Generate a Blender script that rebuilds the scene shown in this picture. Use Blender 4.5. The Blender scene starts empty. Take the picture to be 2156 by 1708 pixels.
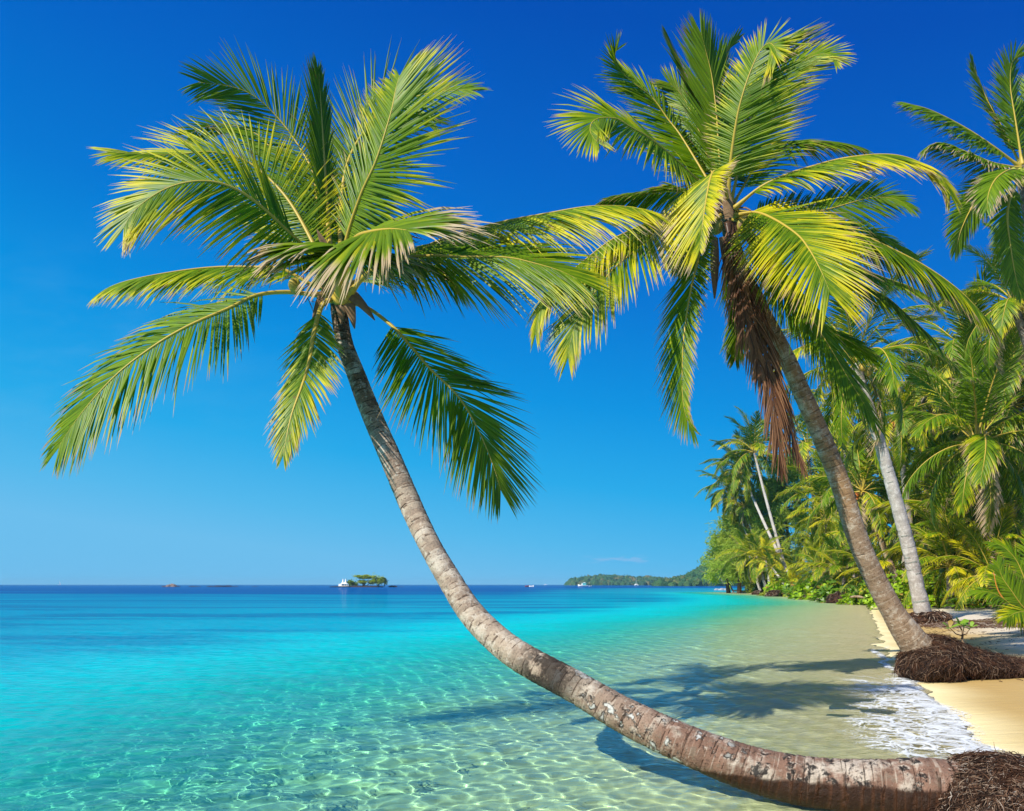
import bpy, math, random
import numpy as np
from mathutils import Vector, Matrix, noise

# ------------------------------------------------------------------ basics
S = bpy.context.scene
C = S.collection
R = math.radians
F = 800.0                       # focal length in pixels of a 1024 wide frame
CH = 1.35                       # camera height above the water
K = 1024 / 2156
rnd = random.Random(7)
SUN = Vector((-.93, -.85, 1)).normalized()


def W(x, y, d):
    """point seen at (x, y) of the 2156 px wide study print, d metres ahead"""
    return Vector(((x * K - 512) / F * d, d, CH - (y * K - 584.5) / F * d))


def mpp(d):
    """metres per study pixel at distance d"""
    return K * d / F


cam = bpy.data.cameras.new('camera')
co = bpy.data.objects.new('camera', cam)
C.objects.link(co)
S.camera = co
co.location = (0, 0, CH)
co.rotation_euler = (math.pi / 2, 0, 0)
cam.lens = 36 * F / 1024
cam.clip_end = 30000
cam.clip_start = .05
cam.shift_y = (584.5 - 405.5) / 1024
S.view_settings.view_transform = 'Standard'
S.view_settings.look = 'None'
S.view_settings.gamma = 1
EXPO = .5
S.view_settings.exposure = EXPO
S.cycles.max_bounces = 8
S.cycles.transparent_max_bounces = 12
S.cycles.sample_clamp_indirect = 6
S.cycles.caustics_reflective = False


def tag(o, label=None, cat=None, group=None, kind=None):
    if label: o['label'] = label
    if cat: o['category'] = cat
    if group: o['group'] = group
    if kind: o['kind'] = kind
    return o


def empty(name, loc, label, cat, group=None):
    o = bpy.data.objects.new(name, None)
    o.empty_display_size = .2
    C.objects.link(o)
    o.location = loc
    return tag(o, label, cat, group)


def link(name, mesh, parent=None):
    o = bpy.data.objects.new(name, mesh)
    C.objects.link(o)
    if parent:
        o.parent = parent
        o.matrix_parent_inverse = Matrix.Translation(parent.location).inverted() if parent.type == 'EMPTY' and parent.rotation_euler.z == 0 else Matrix()
    return o


def mesh(name, v, f, m=None, smooth=True, att=None):
    me = bpy.data.meshes.new(name)
    me.from_pydata([tuple(p) for p in v], [], f)
    if smooth: me.shade_smooth()
    if m: me.materials.append(m)
    for k, a in (att or {}).items():
        at = me.attributes.new(k, 'FLOAT_COLOR', 'POINT')
        at.data.foreach_set('color', np.asarray(a, dtype=np.float32).ravel())
    return me


def lin(r, g, b):
    return tuple((c / 255 / 12.92 if c < 10.3 else ((c / 255 + .055) / 1.055) ** 2.4) for c in (r, g, b))


# ------------------------------------------------------------------ node helper
class N:
    def __init__(s, tree):
        s.t = tree

    def n(s, typ, **kw):
        x = s.t.nodes.new(typ)
        for k, v in kw.items(): setattr(x, k, v)
        return x

    def put(s, sock, v):
        if v is None: return
        if isinstance(v, (int, float)):
            sock.default_value = v
        elif isinstance(v, (tuple, list)):
            sock.default_value = tuple(v) + ((1,) if len(v) == 3 and len(sock.default_value) == 4 else ())
        else:
            s.t.links.new(v, sock)

    def math(s, op, a, b=None, c=None, clamp=False):
        x = s.n('ShaderNodeMath', operation=op, use_clamp=clamp)
        for i, v in enumerate((a, b, c)): s.put(x.inputs[i], v)
        return x.outputs[0]

    def vmath(s, op, a, b=None):
        x = s.n('ShaderNodeVectorMath', operation=op)
        s.put(x.inputs[0], a); s.put(x.inputs[1], b)
        return x.outputs['Value'] if op in ('DOT_PRODUCT', 'LENGTH') else x.outputs[0]

    def mix(s, f, a, b, mode='MIX'):
        x = s.n('ShaderNodeMix', data_type='RGBA', blend_type=mode)
        s.put(x.inputs[0], f); s.put(x.inputs[6], a); s.put(x.inputs[7], b)
        return x.outputs[2]

    def ss(s, v, lo, hi, a=0, b=1):
        x = s.n('ShaderNodeMapRange', interpolation_type='SMOOTHSTEP')
        s.put(x.inputs[0], v); s.put(x.inputs[1], lo); s.put(x.inputs[2], hi)
        s.put(x.inputs[3], a); s.put(x.inputs[4], b)
        return x.outputs[0]

    def noise(s, vec, scale, detail=3, rough=.5, dist=0):
        x = s.n('ShaderNodeTexNoise')
        if vec is not None: s.put(x.inputs['Vector'], vec)
        x.inputs['Scale'].default_value = scale
        x.inputs['Detail'].default_value = detail
        x.inputs['Roughness'].default_value = rough
        x.inputs['Distortion'].default_value = dist
        return x.outputs[0]

    def voro(s, vec, scale, feature='F1'):
        x = s.n('ShaderNodeTexVoronoi', feature=feature)
        s.put(x.inputs['Vector'], vec)
        x.inputs['Scale'].default_value = scale
        return x.outputs[0]

    def ramp(s, v, stops, ease='LINEAR'):
        x = s.n('ShaderNodeValToRGB')
        x.color_ramp.interpolation = ease
        e = x.color_ramp.elements
        while len(e) < len(stops): e.new(.5)
        for el, (p, c) in zip(e, stops):
            el.position = p
            el.color = tuple(c) + (1,) if len(c) == 3 else c
        s.put(x.inputs[0], v)
        return x.outputs[0]

    def scale(s, vec, sc):
        x = s.n('ShaderNodeVectorMath', operation='MULTIPLY')
        s.put(x.inputs[0], vec); s.put(x.inputs[1], sc)
        return x.outputs[0]

    def sep(s, c):
        x = s.n('ShaderNodeSeparateColor'); s.put(x.inputs[0], c); return x.outputs

    def xyz(s, c):
        x = s.n('ShaderNodeSeparateXYZ'); s.put(x.inputs[0], c); return x.outputs

    def att(s, name):
        x = s.n('ShaderNodeAttribute', attribute_name=name); return x

    def bump(s, h, strength, dist=.02):
        x = s.n('ShaderNodeBump'); s.put(x.inputs['Height'], h)
        x.inputs['Strength'].default_value = strength; x.inputs['Distance'].default_value = dist
        return x.outputs[0]


def mat(name):
    m = bpy.data.materials.new(name)
    m.use_nodes = True
    g = N(m.node_tree)
    b = m.node_tree.nodes['Principled BSDF']
    b.inputs['Roughness'].default_value = .8
    b.inputs['Specular IOR Level'].default_value = .2
    return m, g, b


# ------------------------------------------------------------------ light and sky
w = bpy.data.worlds.new('World')
S.world = w
w.use_nodes = True
g = N(w.node_tree)
bg = w.node_tree.nodes['Background']
tc = g.n('ShaderNodeTexCoord')
D = tc.outputs['Generated']
x_, y_, z_ = g.xyz(D)
sk = g.n('ShaderNodeTexSky', sky_type='NISHITA', sun_disc=False)
sk.sun_elevation = math.asin(SUN.z)
sk.sun_rotation = math.atan2(SUN.x, SUN.y)
sk.ozone_density = 6
sk.dust_density = .3
e = g.math('ADD', z_, g.math('MULTIPLY', x_, .16))
e = g.math('ADD', e, g.math('MULTIPLY', g.ss(z_, 0, .25), .03))
col = g.ramp(e, [(0, lin(106, 190, 238)), (.06, lin(80, 184, 237)), (.15, lin(34, 170, 234)), (.26, lin(2, 148, 226)),
                 (.38, lin(0, 120, 212)), (.50, lin(0, 100, 200)), (.62, lin(0, 80, 183)), (1, lin(0, 46, 135))])
# the clear air round the sun, behind the photographer, is paler
sd = g.vmath('DOT_PRODUCT', D, tuple(SUN))
col = g.mix(g.ss(sd, .40, 1.0), col, (.34, .55, .86))
# two wisps of far cloud low over the headland
az = g.math('DIVIDE', x_, g.math('MAXIMUM', y_, .05))
el = g.math('DIVIDE', z_, g.math('MAXIMUM', y_, .05))
cv = g.n('ShaderNodeCombineXYZ'); g.put(cv.inputs[0], g.math('MULTIPLY', az, 22)); g.put(cv.inputs[1], g.math('MULTIPLY', el, 110))
cn = g.noise(cv.outputs[0], 1.6, 5, .6)
ma = g.math('MULTIPLY', g.ss(g.math('ABSOLUTE', g.math('SUBTRACT', az, .135)), .06, .02), g.ss(g.math('ABSOLUTE', g.math('SUBTRACT', el, .0315)), .007, .001))
col = g.mix(g.math('MULTIPLY', g.math('MULTIPLY', ma, g.ss(cn, .47, .62)), .5), col, lin(150, 190, 235))
ma2 = g.math('MULTIPLY', g.ss(az, -.1, -.7), g.ss(g.math('ABSOLUTE', g.math('SUBTRACT', el, .28)), .2, .02))
cv2 = g.n('ShaderNodeCombineXYZ'); g.put(cv2.inputs[0], g.math('MULTIPLY', az, 3)); g.put(cv2.inputs[1], g.math('MULTIPLY', el, 9))
col = g.mix(g.math('MULTIPLY', g.math('MULTIPLY', ma2, g.ss(g.noise(cv2.outputs[0], 1.5, 5, .6), .4, .75)), .22), col, lin(120, 190, 235))
sc_ = g.scale(col, (10 / 2 ** EXPO,) * 3)
g.put(bg.inputs[0], g.mix(.012, sc_, sk.outputs[0]))
bg.inputs[1].default_value = .1
L = bpy.data.lights.new('sun', 'SUN')
L.energy = 4.6
L.angle = R(.53)
L.color = (1, .95, .85)
L.cycles.is_caustics_light = True
lo = bpy.data.objects.new('sun', L)
C.objects.link(lo)
lo.rotation_euler = SUN.to_track_quat('Z', 'Y').to_euler()

# ------------------------------------------------------------------ ground shape
SHORE = np.array([(3.0, -30), (3.3, 0), (3.4, 3.2), (3.6, 4.76), (3.92, 6.5), (4.2, 7.4), (4.72, 8.7), (5.35, 10.3), (5.87, 11.9), (7.5, 15.9),
                  (11.6, 25.4), (18, 40), (26.0, 58), (33.8, 93.7), (35.0, 107), (35.6, 119), (36.6, 131), (40, 136), (160, 140), (900, 150)])


def sdist(x, y):
    """signed distance to the waterline, positive on land"""
    x = np.asarray(x, float); y = np.asarray(y, float)
    best = np.full(x.shape, 1e18)
    sign = np.ones(x.shape)
    for (ax, ay), (bx, by) in zip(SHORE[:-1], SHORE[1:]):
        dx, dy = bx - ax, by - ay
        t = np.clip(((x - ax) * dx + (y - ay) * dy) / (dx * dx + dy * dy), 0, 1)
        d2 = (x - ax - t * dx) ** 2 + (y - ay - t * dy) ** 2
        m = d2 < best
        best = np.where(m, d2, best)
        sign = np.where(m, np.where((x - ax) * dy - (y - ay) * dx > 0, 1, -1), sign)
    return np.sqrt(best) * sign


def ground(x, y):
    d = sdist(x, y)
    land = np.interp(d, [0, 1, 3, 6, 12, 40], [0, .05, .16, .34, .6, 1.0])
    sea = -np.interp(-d, [0, 1, 3, 6, 10, 18, 35, 70, 160], [0, .05, .19, .50, .95, 1.8, 3.2, 4.5, 7])
    return np.where(d > 0, land, sea) + .008 * np.sin(x * 2.1 + y * .7) * np.sin(y * 1.3)


def gz(x, y):
    return float(ground(np.array([x]), np.array([y]))[0])


def fan(y0, y1, rows, u0, u1, cols, off=3.0, ys=None):
    """grid of vertices that gets coarser with distance"""
    t = np.linspace(0, 1, rows)
    ys = y0 * (y1 / y0) ** t if ys is None else ys
    rows = len(ys)
    u = np.linspace(u0, u1, cols)
    Y = np.repeat(ys, cols)
    X = np.tile(u, rows) * (Y + off)
    i = np.arange((rows - 1) * cols).reshape(rows - 1, cols)[:, :-1].ravel()
    f = np.stack([i, i + 1, i + cols + 1, i + cols], 1)
    return X, Y, f


def npmesh(name, X, Y, Z, f, m):
    me = bpy.data.meshes.new(name)
    me.vertices.add(len(X)); me.vertices.foreach_set('co', np.stack([X, Y, Z], 1).astype(np.float32).ravel())
    n = len(f)
    me.loops.add(n * 4); me.loops.foreach_set('vertex_index', f.astype(np.int32).ravel())
    me.polygons.add(n); me.polygons.foreach_set('loop_start', np.arange(0, n * 4, 4, dtype=np.int32))
    me.polygons.foreach_set('loop_total', np.full(n, 4, dtype=np.int32))
    me.update(calc_edges=True); me.validate(); me.shade_smooth()
    me.materials.append(m)
    return me


# ------------------------------------------------------------------ sand
m_sand, g, b = mat('sand')
pos = g.n('ShaderNodeNewGeometry').outputs['Position']
z = g.xyz(pos)[2]
nn = g.noise(pos, 3.0, 6, .65)
fine = g.noise(pos, 90, 3, .6)
big = g.noise(pos, .6, 3)
lnd = g.sep(g.att('land').outputs['Color'])[1]
wet = g.math('MAXIMUM', g.ss(g.math('ADD', z, g.math('MULTIPLY', big, .08)), .20, .12), g.ss(g.math('ADD', lnd, g.math('MULTIPLY', big, .8)), 1.9, .9))
dry = g.mix(nn, (.60, .50, .36), (.72, .62, .48))
damp = g.mix(nn, (.50, .325, .11), (.57, .385, .145))
col = g.mix(wet, dry, damp)
under = g.ss(z, .04, -.01)
col = g.mix(under, col, g.mix(g.noise(pos, 1.2, 4), (.94, .76, .36), (.99, .87, .52)))
col = g.mix(g.math('MULTIPLY', g.ss(fine, .6, .75), .25), col, (.3, .22, .12))
# leaf mould under the palms
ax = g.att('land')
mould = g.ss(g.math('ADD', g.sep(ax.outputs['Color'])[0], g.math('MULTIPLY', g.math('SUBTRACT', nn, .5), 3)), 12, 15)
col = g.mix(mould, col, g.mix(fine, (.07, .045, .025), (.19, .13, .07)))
g.put(b.inputs['Base Color'], col)
g.put(b.inputs['Roughness'], g.mix(wet, (.95,) * 3, (.55,) * 3))
rip = g.noise(g.scale(pos, (1.2, 6, 1)), 1.6, 4)
g.put(b.inputs['Normal'], g.bump(g.math('ADD', g.math('MULTIPLY', nn, .6), g.math('ADD', g.math('MULTIPLY', fine, .15), rip)), .5, .03))
X, Y, f = fan(2.2, 260, 330, -1.35, 1.35, 420)
me = npmesh('sand', X, Y, ground(X, Y), f, m_sand)
d = sdist(X, Y)
at = me.attributes.new('land', 'FLOAT_COLOR', 'POINT')
at.data.foreach_set('color', np.stack([d * np.interp(Y, [22, 45, 70], [1, 1.5, 5]), d, d * 0, d * 0 + 1], 1).astype(np.float32).ravel())
o = tag(link('sand', me), kind='structure')
o.cycles.is_caustics_receiver = True

# ------------------------------------------------------------------ water
m_wat = bpy.data.materials.new('water')
m_wat.use_nodes = True
nt = m_wat.node_tree
nt.nodes.clear()
g = N(nt)
out = g.n('ShaderNodeOutputMaterial')
pos = g.n('ShaderNodeNewGeometry').outputs['Position']
at = g.sep(g.att('sea').outputs['Color'])
dep, far, foam = at[0], at[1], at[2]
px, py, pz = g.xyz(pos)
flat = g.scale(pos, (1, 1, 0))
pn = g.noise(g.scale(flat, (.10, .16, 0)), 1.0, 4, .6)
dep2 = g.math('MULTIPLY', dep, g.math('ADD', .72, g.math('MULTIPLY', pn, .56)))
dn = g.math('DIVIDE', dep2, 4.0)
tint = g.ramp(dn, [(0, (1, 1, 1)), (.022, (.92, 1, .98)), (.05, (.78, 1, .96)), (.075, (.68, .98, .95)), (.13, (.42, .97, .94)), (.22, (.17, .93, .95)), (.35, (.05, .82, .90)), (.7, (0, .6, .75))])
scat = g.ramp(dn, [(0, (.06, .76, .68)), (.2, (.0, .72, .68)), (.4, (.0, .36, .49)), (.75, (.0, .27, .43)), (1, (.0, .24, .42))])
# weed patches and the drop-off beyond the reef
weed = g.noise(g.scale(flat, (.035, .20, 0)), 1.0, 5, .6, .4)
wf = g.math('MULTIPLY', g.ss(weed, .47, .60), g.ss(dep2, .9, 1.8))
scat = g.mix(g.math('MULTIPLY', wf, .75), scat, (.0, .13, .30))
reefn = g.noise(g.scale(flat, (.008, .03, 0)), 1.0, 4, .6)
right = g.ss(g.math('DIVIDE', px, g.math('MAXIMUM', py, 1)), -.02, .2)
edge = g.math('ADD', 135, g.math('MULTIPLY', right, 240))
reef = g.ss(g.math('ADD', py, g.math('MULTIPLY', g.math('SUBTRACT', reefn, .5), 330)), g.math('MULTIPLY', edge, .45), g.math('MULTIPLY', edge, 1.15))
scat = g.mix(reef, scat, (.0, .075, .29))
lag = g.math('MULTIPLY', right, g.math('MULTIPLY', g.ss(py, 85, 150), g.ss(py, 330, 260)))
scat = g.mix(g.math('MULTIPLY', lag, .55), scat, (.02, .36, .45))
sfac = g.ss(dep2, .28, 1.25, 0, .96)
# small ripples, growing with distance where the mesh no longer carries them
rp = g.noise(g.scale(flat, (2.2, 4.4, 0)), 1.2, 5, .62)
rp2 = g.noise(g.scale(flat, (.25, .9, 0)), 1.0, 5, .6)
shal = g.ss(dep, .45, .05)
h = g.math('ADD', g.math('MULTIPLY', rp, g.math('ADD', g.math('ADD', .22, g.math('MULTIPLY', shal, .35)), g.math('MULTIPLY', far, 1.3))), g.math('MULTIPLY', rp2, g.math('MULTIPLY', far, 2.5)))
bp = g.bump(h, .5, .16)
refr = g.n('ShaderNodeBsdfRefraction', distribution='BECKMANN')
refr.inputs['IOR'].default_value = 1.42
refr.inputs['Roughness'].default_value = 0
g.put(refr.inputs['Color'], tint)
dif = g.n('ShaderNodeBsdfDiffuse')
g.put(dif.inputs['Color'], scat)
g.put(dif.inputs['Normal'], bp)
m1 = g.n('ShaderNodeMixShader')
g.put(m1.inputs[0], sfac)
nt.links.new(refr.outputs[0], m1.inputs[1]); nt.links.new(dif.outputs[0], m1.inputs[2])
gl = g.n('ShaderNodeBsdfGlossy')
gl.inputs['Roughness'].default_value = .04
g.put(gl.inputs['Normal'], bp)
inc = g.n('ShaderNodeNewGeometry').outputs['Incoming']
cosi = g.math('ABSOLUTE', g.vmath('DOT_PRODUCT', inc, bp), clamp=True)
fres = g.math('ADD', .02, g.math('MULTIPLY', .98, g.math('POWER', g.math('SUBTRACT', 1, cosi), 5)))
m2 = g.n('ShaderNodeMixShader')
g.put(m2.inputs[0], g.math('MULTIPLY', fres, g.math('SUBTRACT', .92, g.math('MULTIPLY', far, .54))))
nt.links.new(m1.outputs[0], m2.inputs[1]); nt.links.new(gl.outputs[0], m2.inputs[2])
nt.links.new(m2.outputs[0], out.inputs[0])

yw = np.concatenate([3.2 * (45 / 3.2) ** np.linspace(0, 1, 900)[:-1], 45 * (5900 / 45) ** np.linspace(0, 1, 200)])
X, Y, f = fan(0, 0, 0, -1.08, 1.08, 860, ys=yw)
wr = random.Random(3)
Z = np.zeros_like(X)
d = sdist(X, Y)
spac = np.where(Y < 45, np.maximum(.0030 * Y, .0025 * (Y + 3)), .03 * Y)
calm = np.interp(d, [-8, -1.2, -.3, .4], [1, .75, .5, .3])
for k in range(40):
    lam = .10 * 1.10 ** k * wr.uniform(.93, 1.07)
    a = .0050 * lam * wr.uniform(.6, 1.3) * (1.35 if lam < .42 else (.75 if lam < .8 else .36))
    th = wr.gauss(-2.2, .85)
    kx, ky = 2 * math.pi / lam * math.cos(th), 2 * math.pi / lam * math.sin(th)
    fade = np.clip((lam / spac - 2.5) / 3, 0, 1)
    s_ = np.sin(kx * X + ky * Y + wr.uniform(0, 6.28) + .5 * np.sin(.6 * X + .35 * Y + k))
    Z += a * fade * calm * np.interp(d, [-30, -12, -6, -3], [.35, .45, .7, 1] if lam < .5 else [.6, .7, .9, 1]) * (s_ + .25 * s_ * s_)
# the last small wave running up the sand
Z -= np.clip((d + .05) * .12, 0, .4)
me = npmesh('water', X, Y, Z, f, m_wat)
dp = np.maximum(0, -np.where(Y < 250, ground(X, np.minimum(Y, 250)), -7))
fr_ = np.clip((np.log(Y) - math.log(8)) / (math.log(70) - math.log(8)), 0, 1)
at = me.attributes.new('sea', 'FLOAT_COLOR', 'POINT')
at.data.foreach_set('color', np.stack([dp, fr_, 0 * d, 0 * d + 1], 1).astype(np.float32).ravel())
o = tag(link('water', me), kind='structure')
o.cycles.is_caustics_caster = True

# ------------------------------------------------------------------ foam on the last wave
m_foam, g, b = mat('foam')
pos = g.n('ShaderNodeNewGeometry').outputs['Position']
fa = g.sep(g.att('foam').outputs['Color'])[0]
wob = g.n('ShaderNodeTexNoise'); g.put(wob.inputs['Vector'], pos); wob.inputs['Scale'].default_value = 4; wob.inputs['Detail'].default_value = 4
cw = g.vmath('ADD', g.scale(pos, (1, 1.1, 0)), g.scale(wob.outputs['Color'], (.5, .5, 0)))
v1 = g.voro(cw, 3.4, 'DISTANCE_TO_EDGE')
v2 = g.voro(cw, 9, 'DISTANCE_TO_EDGE')
n1 = g.noise(g.scale(pos, (1, 1.3, 0)), 5, 6, .7, .6)
lace = g.math('MAXIMUM', g.ss(v1, g.math('MULTIPLY', fa, .16), g.math('MULTIPLY', fa, .02)), g.math('MULTIPLY', g.ss(v2, g.math('MULTIPLY', fa, .22), g.math('MULTIPLY', fa, .03)), .8))
body = g.ss(g.math('ADD', fa, g.math('MULTIPLY', g.math('SUBTRACT', n1, .5), 1.8)), .80, 1.25)
al = g.math('MAXIMUM', g.math('MULTIPLY', lace, g.ss(fa, .1, .5)), body)
b.inputs['Base Color'].default_value = (.82, .84, .86, 1)
g.put(b.inputs['Alpha'], g.math('MULTIPLY', al, .84))
g.put(b.inputs['Normal'], g.bump(n1, .25, .03))
ys = np.arange(5.6, 20, .025); xs = np.arange(-1.9, .45, .025)
Yg, Dg = np.meshgrid(ys, xs, indexing='ij')
sx = np.interp(Yg, SHORE[:, 1], SHORE[:, 0])
Xg = sx + Dg
lob = np.array([[noise.noise(Vector((xx * .9, yy * .55, 3.1))) for xx, yy in zip(rx, ry)] for rx, ry in zip(Xg, Yg)])
lob2 = np.array([[noise.noise(Vector((xx * 2.4, yy * 2.0, 8.1))) for xx, yy in zip(rx, ry)] for rx, ry in zip(Xg, Yg)])
dd = Dg + .30 * lob + .10 * lob2
band = np.clip((Yg - 5.8) / .8, 0, 1) * np.clip((12.6 - Yg) / 2.5, 0, 1)
band2 = np.clip((Yg - 5.8) / .8, 0, 1) * np.clip((19.5 - Yg) / 5, 0, 1) * .75
amt = (np.exp(-((dd + .12) / .16) ** 2) * 1.0 + np.clip((dd + 1.35) / .6, 0, 1) * np.clip(-dd / .15, 0, 1) * (.62 + .5 * lob2)) * band
amt = np.maximum(amt, np.exp(-((dd + .16 + .1 * lob2) / .09) ** 2) * band2)
amt = np.where(dd > .12, 0, amt)
Zg = np.maximum(ground(Xg, Yg), 0.006) + .010 + .028 * np.clip(amt, 0, 1) * (.6 + .6 * lob2)
rows, cols = Xg.shape
i = np.arange((rows - 1) * cols).reshape(rows - 1, cols)[:, :-1].ravel()
f = np.stack([i, i + 1, i + cols + 1, i + cols], 1)
f = f[(amt.ravel()[f] > .05).any(1)]
used, inv = np.unique(f.ravel(), return_inverse=True)
me = npmesh('sea_foam', Xg.ravel()[used], Yg.ravel()[used], Zg.ravel()[used], inv.reshape(-1, 4), m_foam)
at = me.attributes.new('foam', 'FLOAT_COLOR', 'POINT')
av = np.clip(amt.ravel()[used], 0, 1)
at.data.foreach_set('color', np.stack([av, av, av, av], 1).astype(np.float32).ravel())
tag(link('sea_foam', me), 'white lacy foam of the small wave running up the sand', 'foam', kind='stuff')

# ------------------------------------------------------------------ palm materials
m_leaf = bpy.data.materials.new('palm_leaf')
m_leaf.use_nodes = True
nt = m_leaf.node_tree
nt.nodes.clear()
g = N(nt)
out = g.n('ShaderNodeOutputMaterial')
la = g.att('leaf')
t_, lr, u_ = g.sep(la.outputs['Color'])
rach = la.outputs['Alpha']
oi = g.n('ShaderNodeObjectInfo')
yel, dryv, brn = g.sep(oi.outputs['Color'])
ob = g.n('ShaderNodeTexCoord').outputs['Object']
nz = g.noise(ob, 3.5, 4, .6)
green = g.mix(g.math('ADD', g.math('MULTIPLY', lr, .6), g.math('MULTIPLY', nz, .4)), (.042, .118, .003), (.22, .33, .005))
yk = g.math('ADD', g.math('ADD', g.math('MULTIPLY', t_, .55), g.math('MULTIPLY', lr, .35)), g.math('MULTIPLY', nz, .5))
yk = g.ss(yk, g.math('SUBTRACT', 1.25, g.math('MULTIPLY', yel, 1.1)), g.math('SUBTRACT', 1.6, g.math('MULTIPLY', yel, .95)))
col = g.mix(yk, green, g.mix(nz, (.52, .58, .010), (.70, .50, .012)))
dk = g.ss(g.math('ADD', t_, g.math('MULTIPLY', g.math('SUBTRACT', lr, .5), .3)), g.math('SUBTRACT', 1.0, g.math('MULTIPLY', dryv, .62)), g.math('SUBTRACT', 1.12, g.math('MULTIPLY', dryv, .5)))
col = g.mix(dk, col, g.mix(g.math('MULTIPLY', dryv, 1.15, clamp=True), (.18, .075, .010), (.66, .52, .34)))
spot = g.ss(g.noise(ob, 26, 2), .66, .72)
col = g.mix(g.math('MULTIPLY', spot, .6), col, (.20, .11, .02))
col = g.mix(brn, col, g.mix(g.math('MULTIPLY', lr, g.math('ADD', .4, t_)), (.085, .030, .012), (.36, .18, .09)))
col = g.mix(rach, col, g.mix(brn, (.46, .33, .05), (.07, .035, .02)))
pb = g.n('ShaderNodeBsdfPrincipled')
g.put(pb.inputs['Base Color'], col)
pb.inputs['Roughness'].default_value = .42
pb.inputs['Specular IOR Level'].default_value = .28
tr = g.n('ShaderNodeBsdfTranslucent')
g.put(tr.inputs['Color'], g.mix(.35, col, (.55, .60, .01), 'MULTIPLY') if False else g.scale(col, (1.25, 1.25, .6)))
ms = g.n('ShaderNodeMixShader')
g.put(ms.inputs[0], g.math('MULTIPLY', g.math('SUBTRACT', 1, rach), .32))
nt.links.new(pb.outputs[0], ms.inputs[1]); nt.links.new(tr.outputs[0], ms.inputs[2])
nt.links.new(ms.outputs[0], out.inputs[0])


def bark(name, top, mid, low, dark, pale, wet=False, ringdark=.7, patch=0.0):
    m, g, b = mat(name)
    ob = g.n('ShaderNodeTexCoord').outputs['Object']
    pos = g.n('ShaderNodeNewGeometry').outputs['Position']
    a = g.att('bark')
    ph, rr, al = g.sep(a.outputs['Color'])
    n1 = g.noise(ob, 5, 6, .65)
    n2 = g.noise(ob, 28, 5, .7)
    n3 = g.noise(ob, 1.6, 4, .6)
    col = g.ramp(g.math('ADD', al, g.math('MULTIPLY', g.math('SUBTRACT', n3, .5), .25)), [(0.05, low), (.30, low), (.42, mid), (.72, mid), (.9, top), (1, g.t and tuple(c * .5 for c in top))])
    col = g.mix(g.math('MULTIPLY', g.math('SUBTRACT', rr, .15), .55), col, tuple(c * .55 for c in low))
    n5 = g.noise(ob, 11, 5, .7)
    col = g.mix(g.math('MULTIPLY', g.ss(n1, .5, .66), .75), col, pale)
    col = g.mix(g.math('MULTIPLY', g.ss(n5, .54, .62), .7), col, pale)
    col = g.mix(g.math('MULTIPLY', g.ss(n5, .44, .36), .6), col, tuple(c * .5 for c in mid))
    col = g.mix(g.math('MULTIPLY', g.ss(n2, .56, .68), .7), col, dark)
    col = g.mix(g.math('MULTIPLY', g.ss(g.noise(ob, 75, 4, .75), .52, .66), .45), col, dark)
    line = g.ss(g.math('ADD', ph, g.math('MULTIPLY', g.math('SUBTRACT', n2, .5), .3)), .20, .04)
    col = g.mix(g.math('MULTIPLY', line, ringdark), col, dark)
    lip = g.math('MULTIPLY', g.ss(ph, .80, .95), .35)
    col = g.mix(lip, col, pale)
    # fine cracks along the stem
    cr = g.noise(g.scale(a.outputs['Vector'], (1, 1, 1)), 60, 2)
    if patch:
        pn = g.noise(ob, 11, 6, .7, .25)
        lowm = g.ss(al, .46, .38)
        col = g.mix(g.math('MULTIPLY', g.math('MULTIPLY', g.ss(pn, .51, .60), lowm), patch), col, (.012, .010, .010))
        wn = g.noise(ob, 11, 3, .5, .3)
        col = g.mix(g.math('MULTIPLY', g.math('MULTIPLY', g.ss(wn, .60, .66), g.ss(g.math('ABSOLUTE', g.math('SUBTRACT', al, .33)), .13, .06)), .9), col, (.62, .60, .55))
        band = g.math('MULTIPLY', g.ss(g.math('ABSOLUTE', g.math('SUBTRACT', al, .425)), .05, .015), g.ss(n1, .42, .52))
        col = g.mix(g.math('MULTIPLY', band, .9), col, (.025, .018, .014))
    if wet:
        pz = g.xyz(pos)[2]
        wl = g.ss(g.math('ADD', pz, g.math('MULTIPLY', g.math('SUBTRACT', n1, .5), .05)), .205, .175)
        col = g.mix(g.math('MULTIPLY', wl, .93), col, g.mix(n2, (.010, .005, .003), (.105, .036, .012)))
        g.put(b.inputs['Roughness'], g.mix(wl, (.85,) * 3, (.45,) * 3))
        ringw = g.math('MULTIPLY', wl, g.ss(g.math('ADD', ph, g.math('MULTIPLY', n1, .5)), .45, .75))
        col = g.mix(g.math('MULTIPLY', ringw, .55), col, (.008, .005, .004))
    g.put(b.inputs['Base Color'], col)
    crk = g.noise(a.outputs['Vector'] if False else g.scale(ob, (1, 1, 1)), 70, 4, .75)
    col = col
    hgt = g.math('ADD', g.math('ADD', g.math('MULTIPLY', n2, .7), g.math('MULTIPLY', crk, .5)), g.math('ADD', n1, g.math('MULTIPLY', line, -.8)))
    g.put(b.inputs['Normal'], g.bump(hgt, .9, .02))
    return m


m_bark1 = bark('bark_leaning', (.21, .135, .08), (.44, .34, .25), (.255, .145, .10), (.05, .025, .015), (.60, .52, .42), wet=True, ringdark=.75, patch=.95)
m_bark2 = bark('bark_warm', (.20, .12, .06), (.36, .22, .11), (.34, .235, .15), (.085, .042, .018), (.56, .47, .36), ringdark=.38)
m_bark3 = bark('bark_pale', (.34, .30, .27), (.46, .41, .37), (.42, .36, .32), (.15, .205, .175), (.60, .56, .52), ringdark=.55)
m_barkf = bark('bark_grove', (.22, .17, .12), (.36, .31, .26), (.36, .30, .25), (.10, .075, .055), (.46, .41, .36), ringdark=.5)

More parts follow.
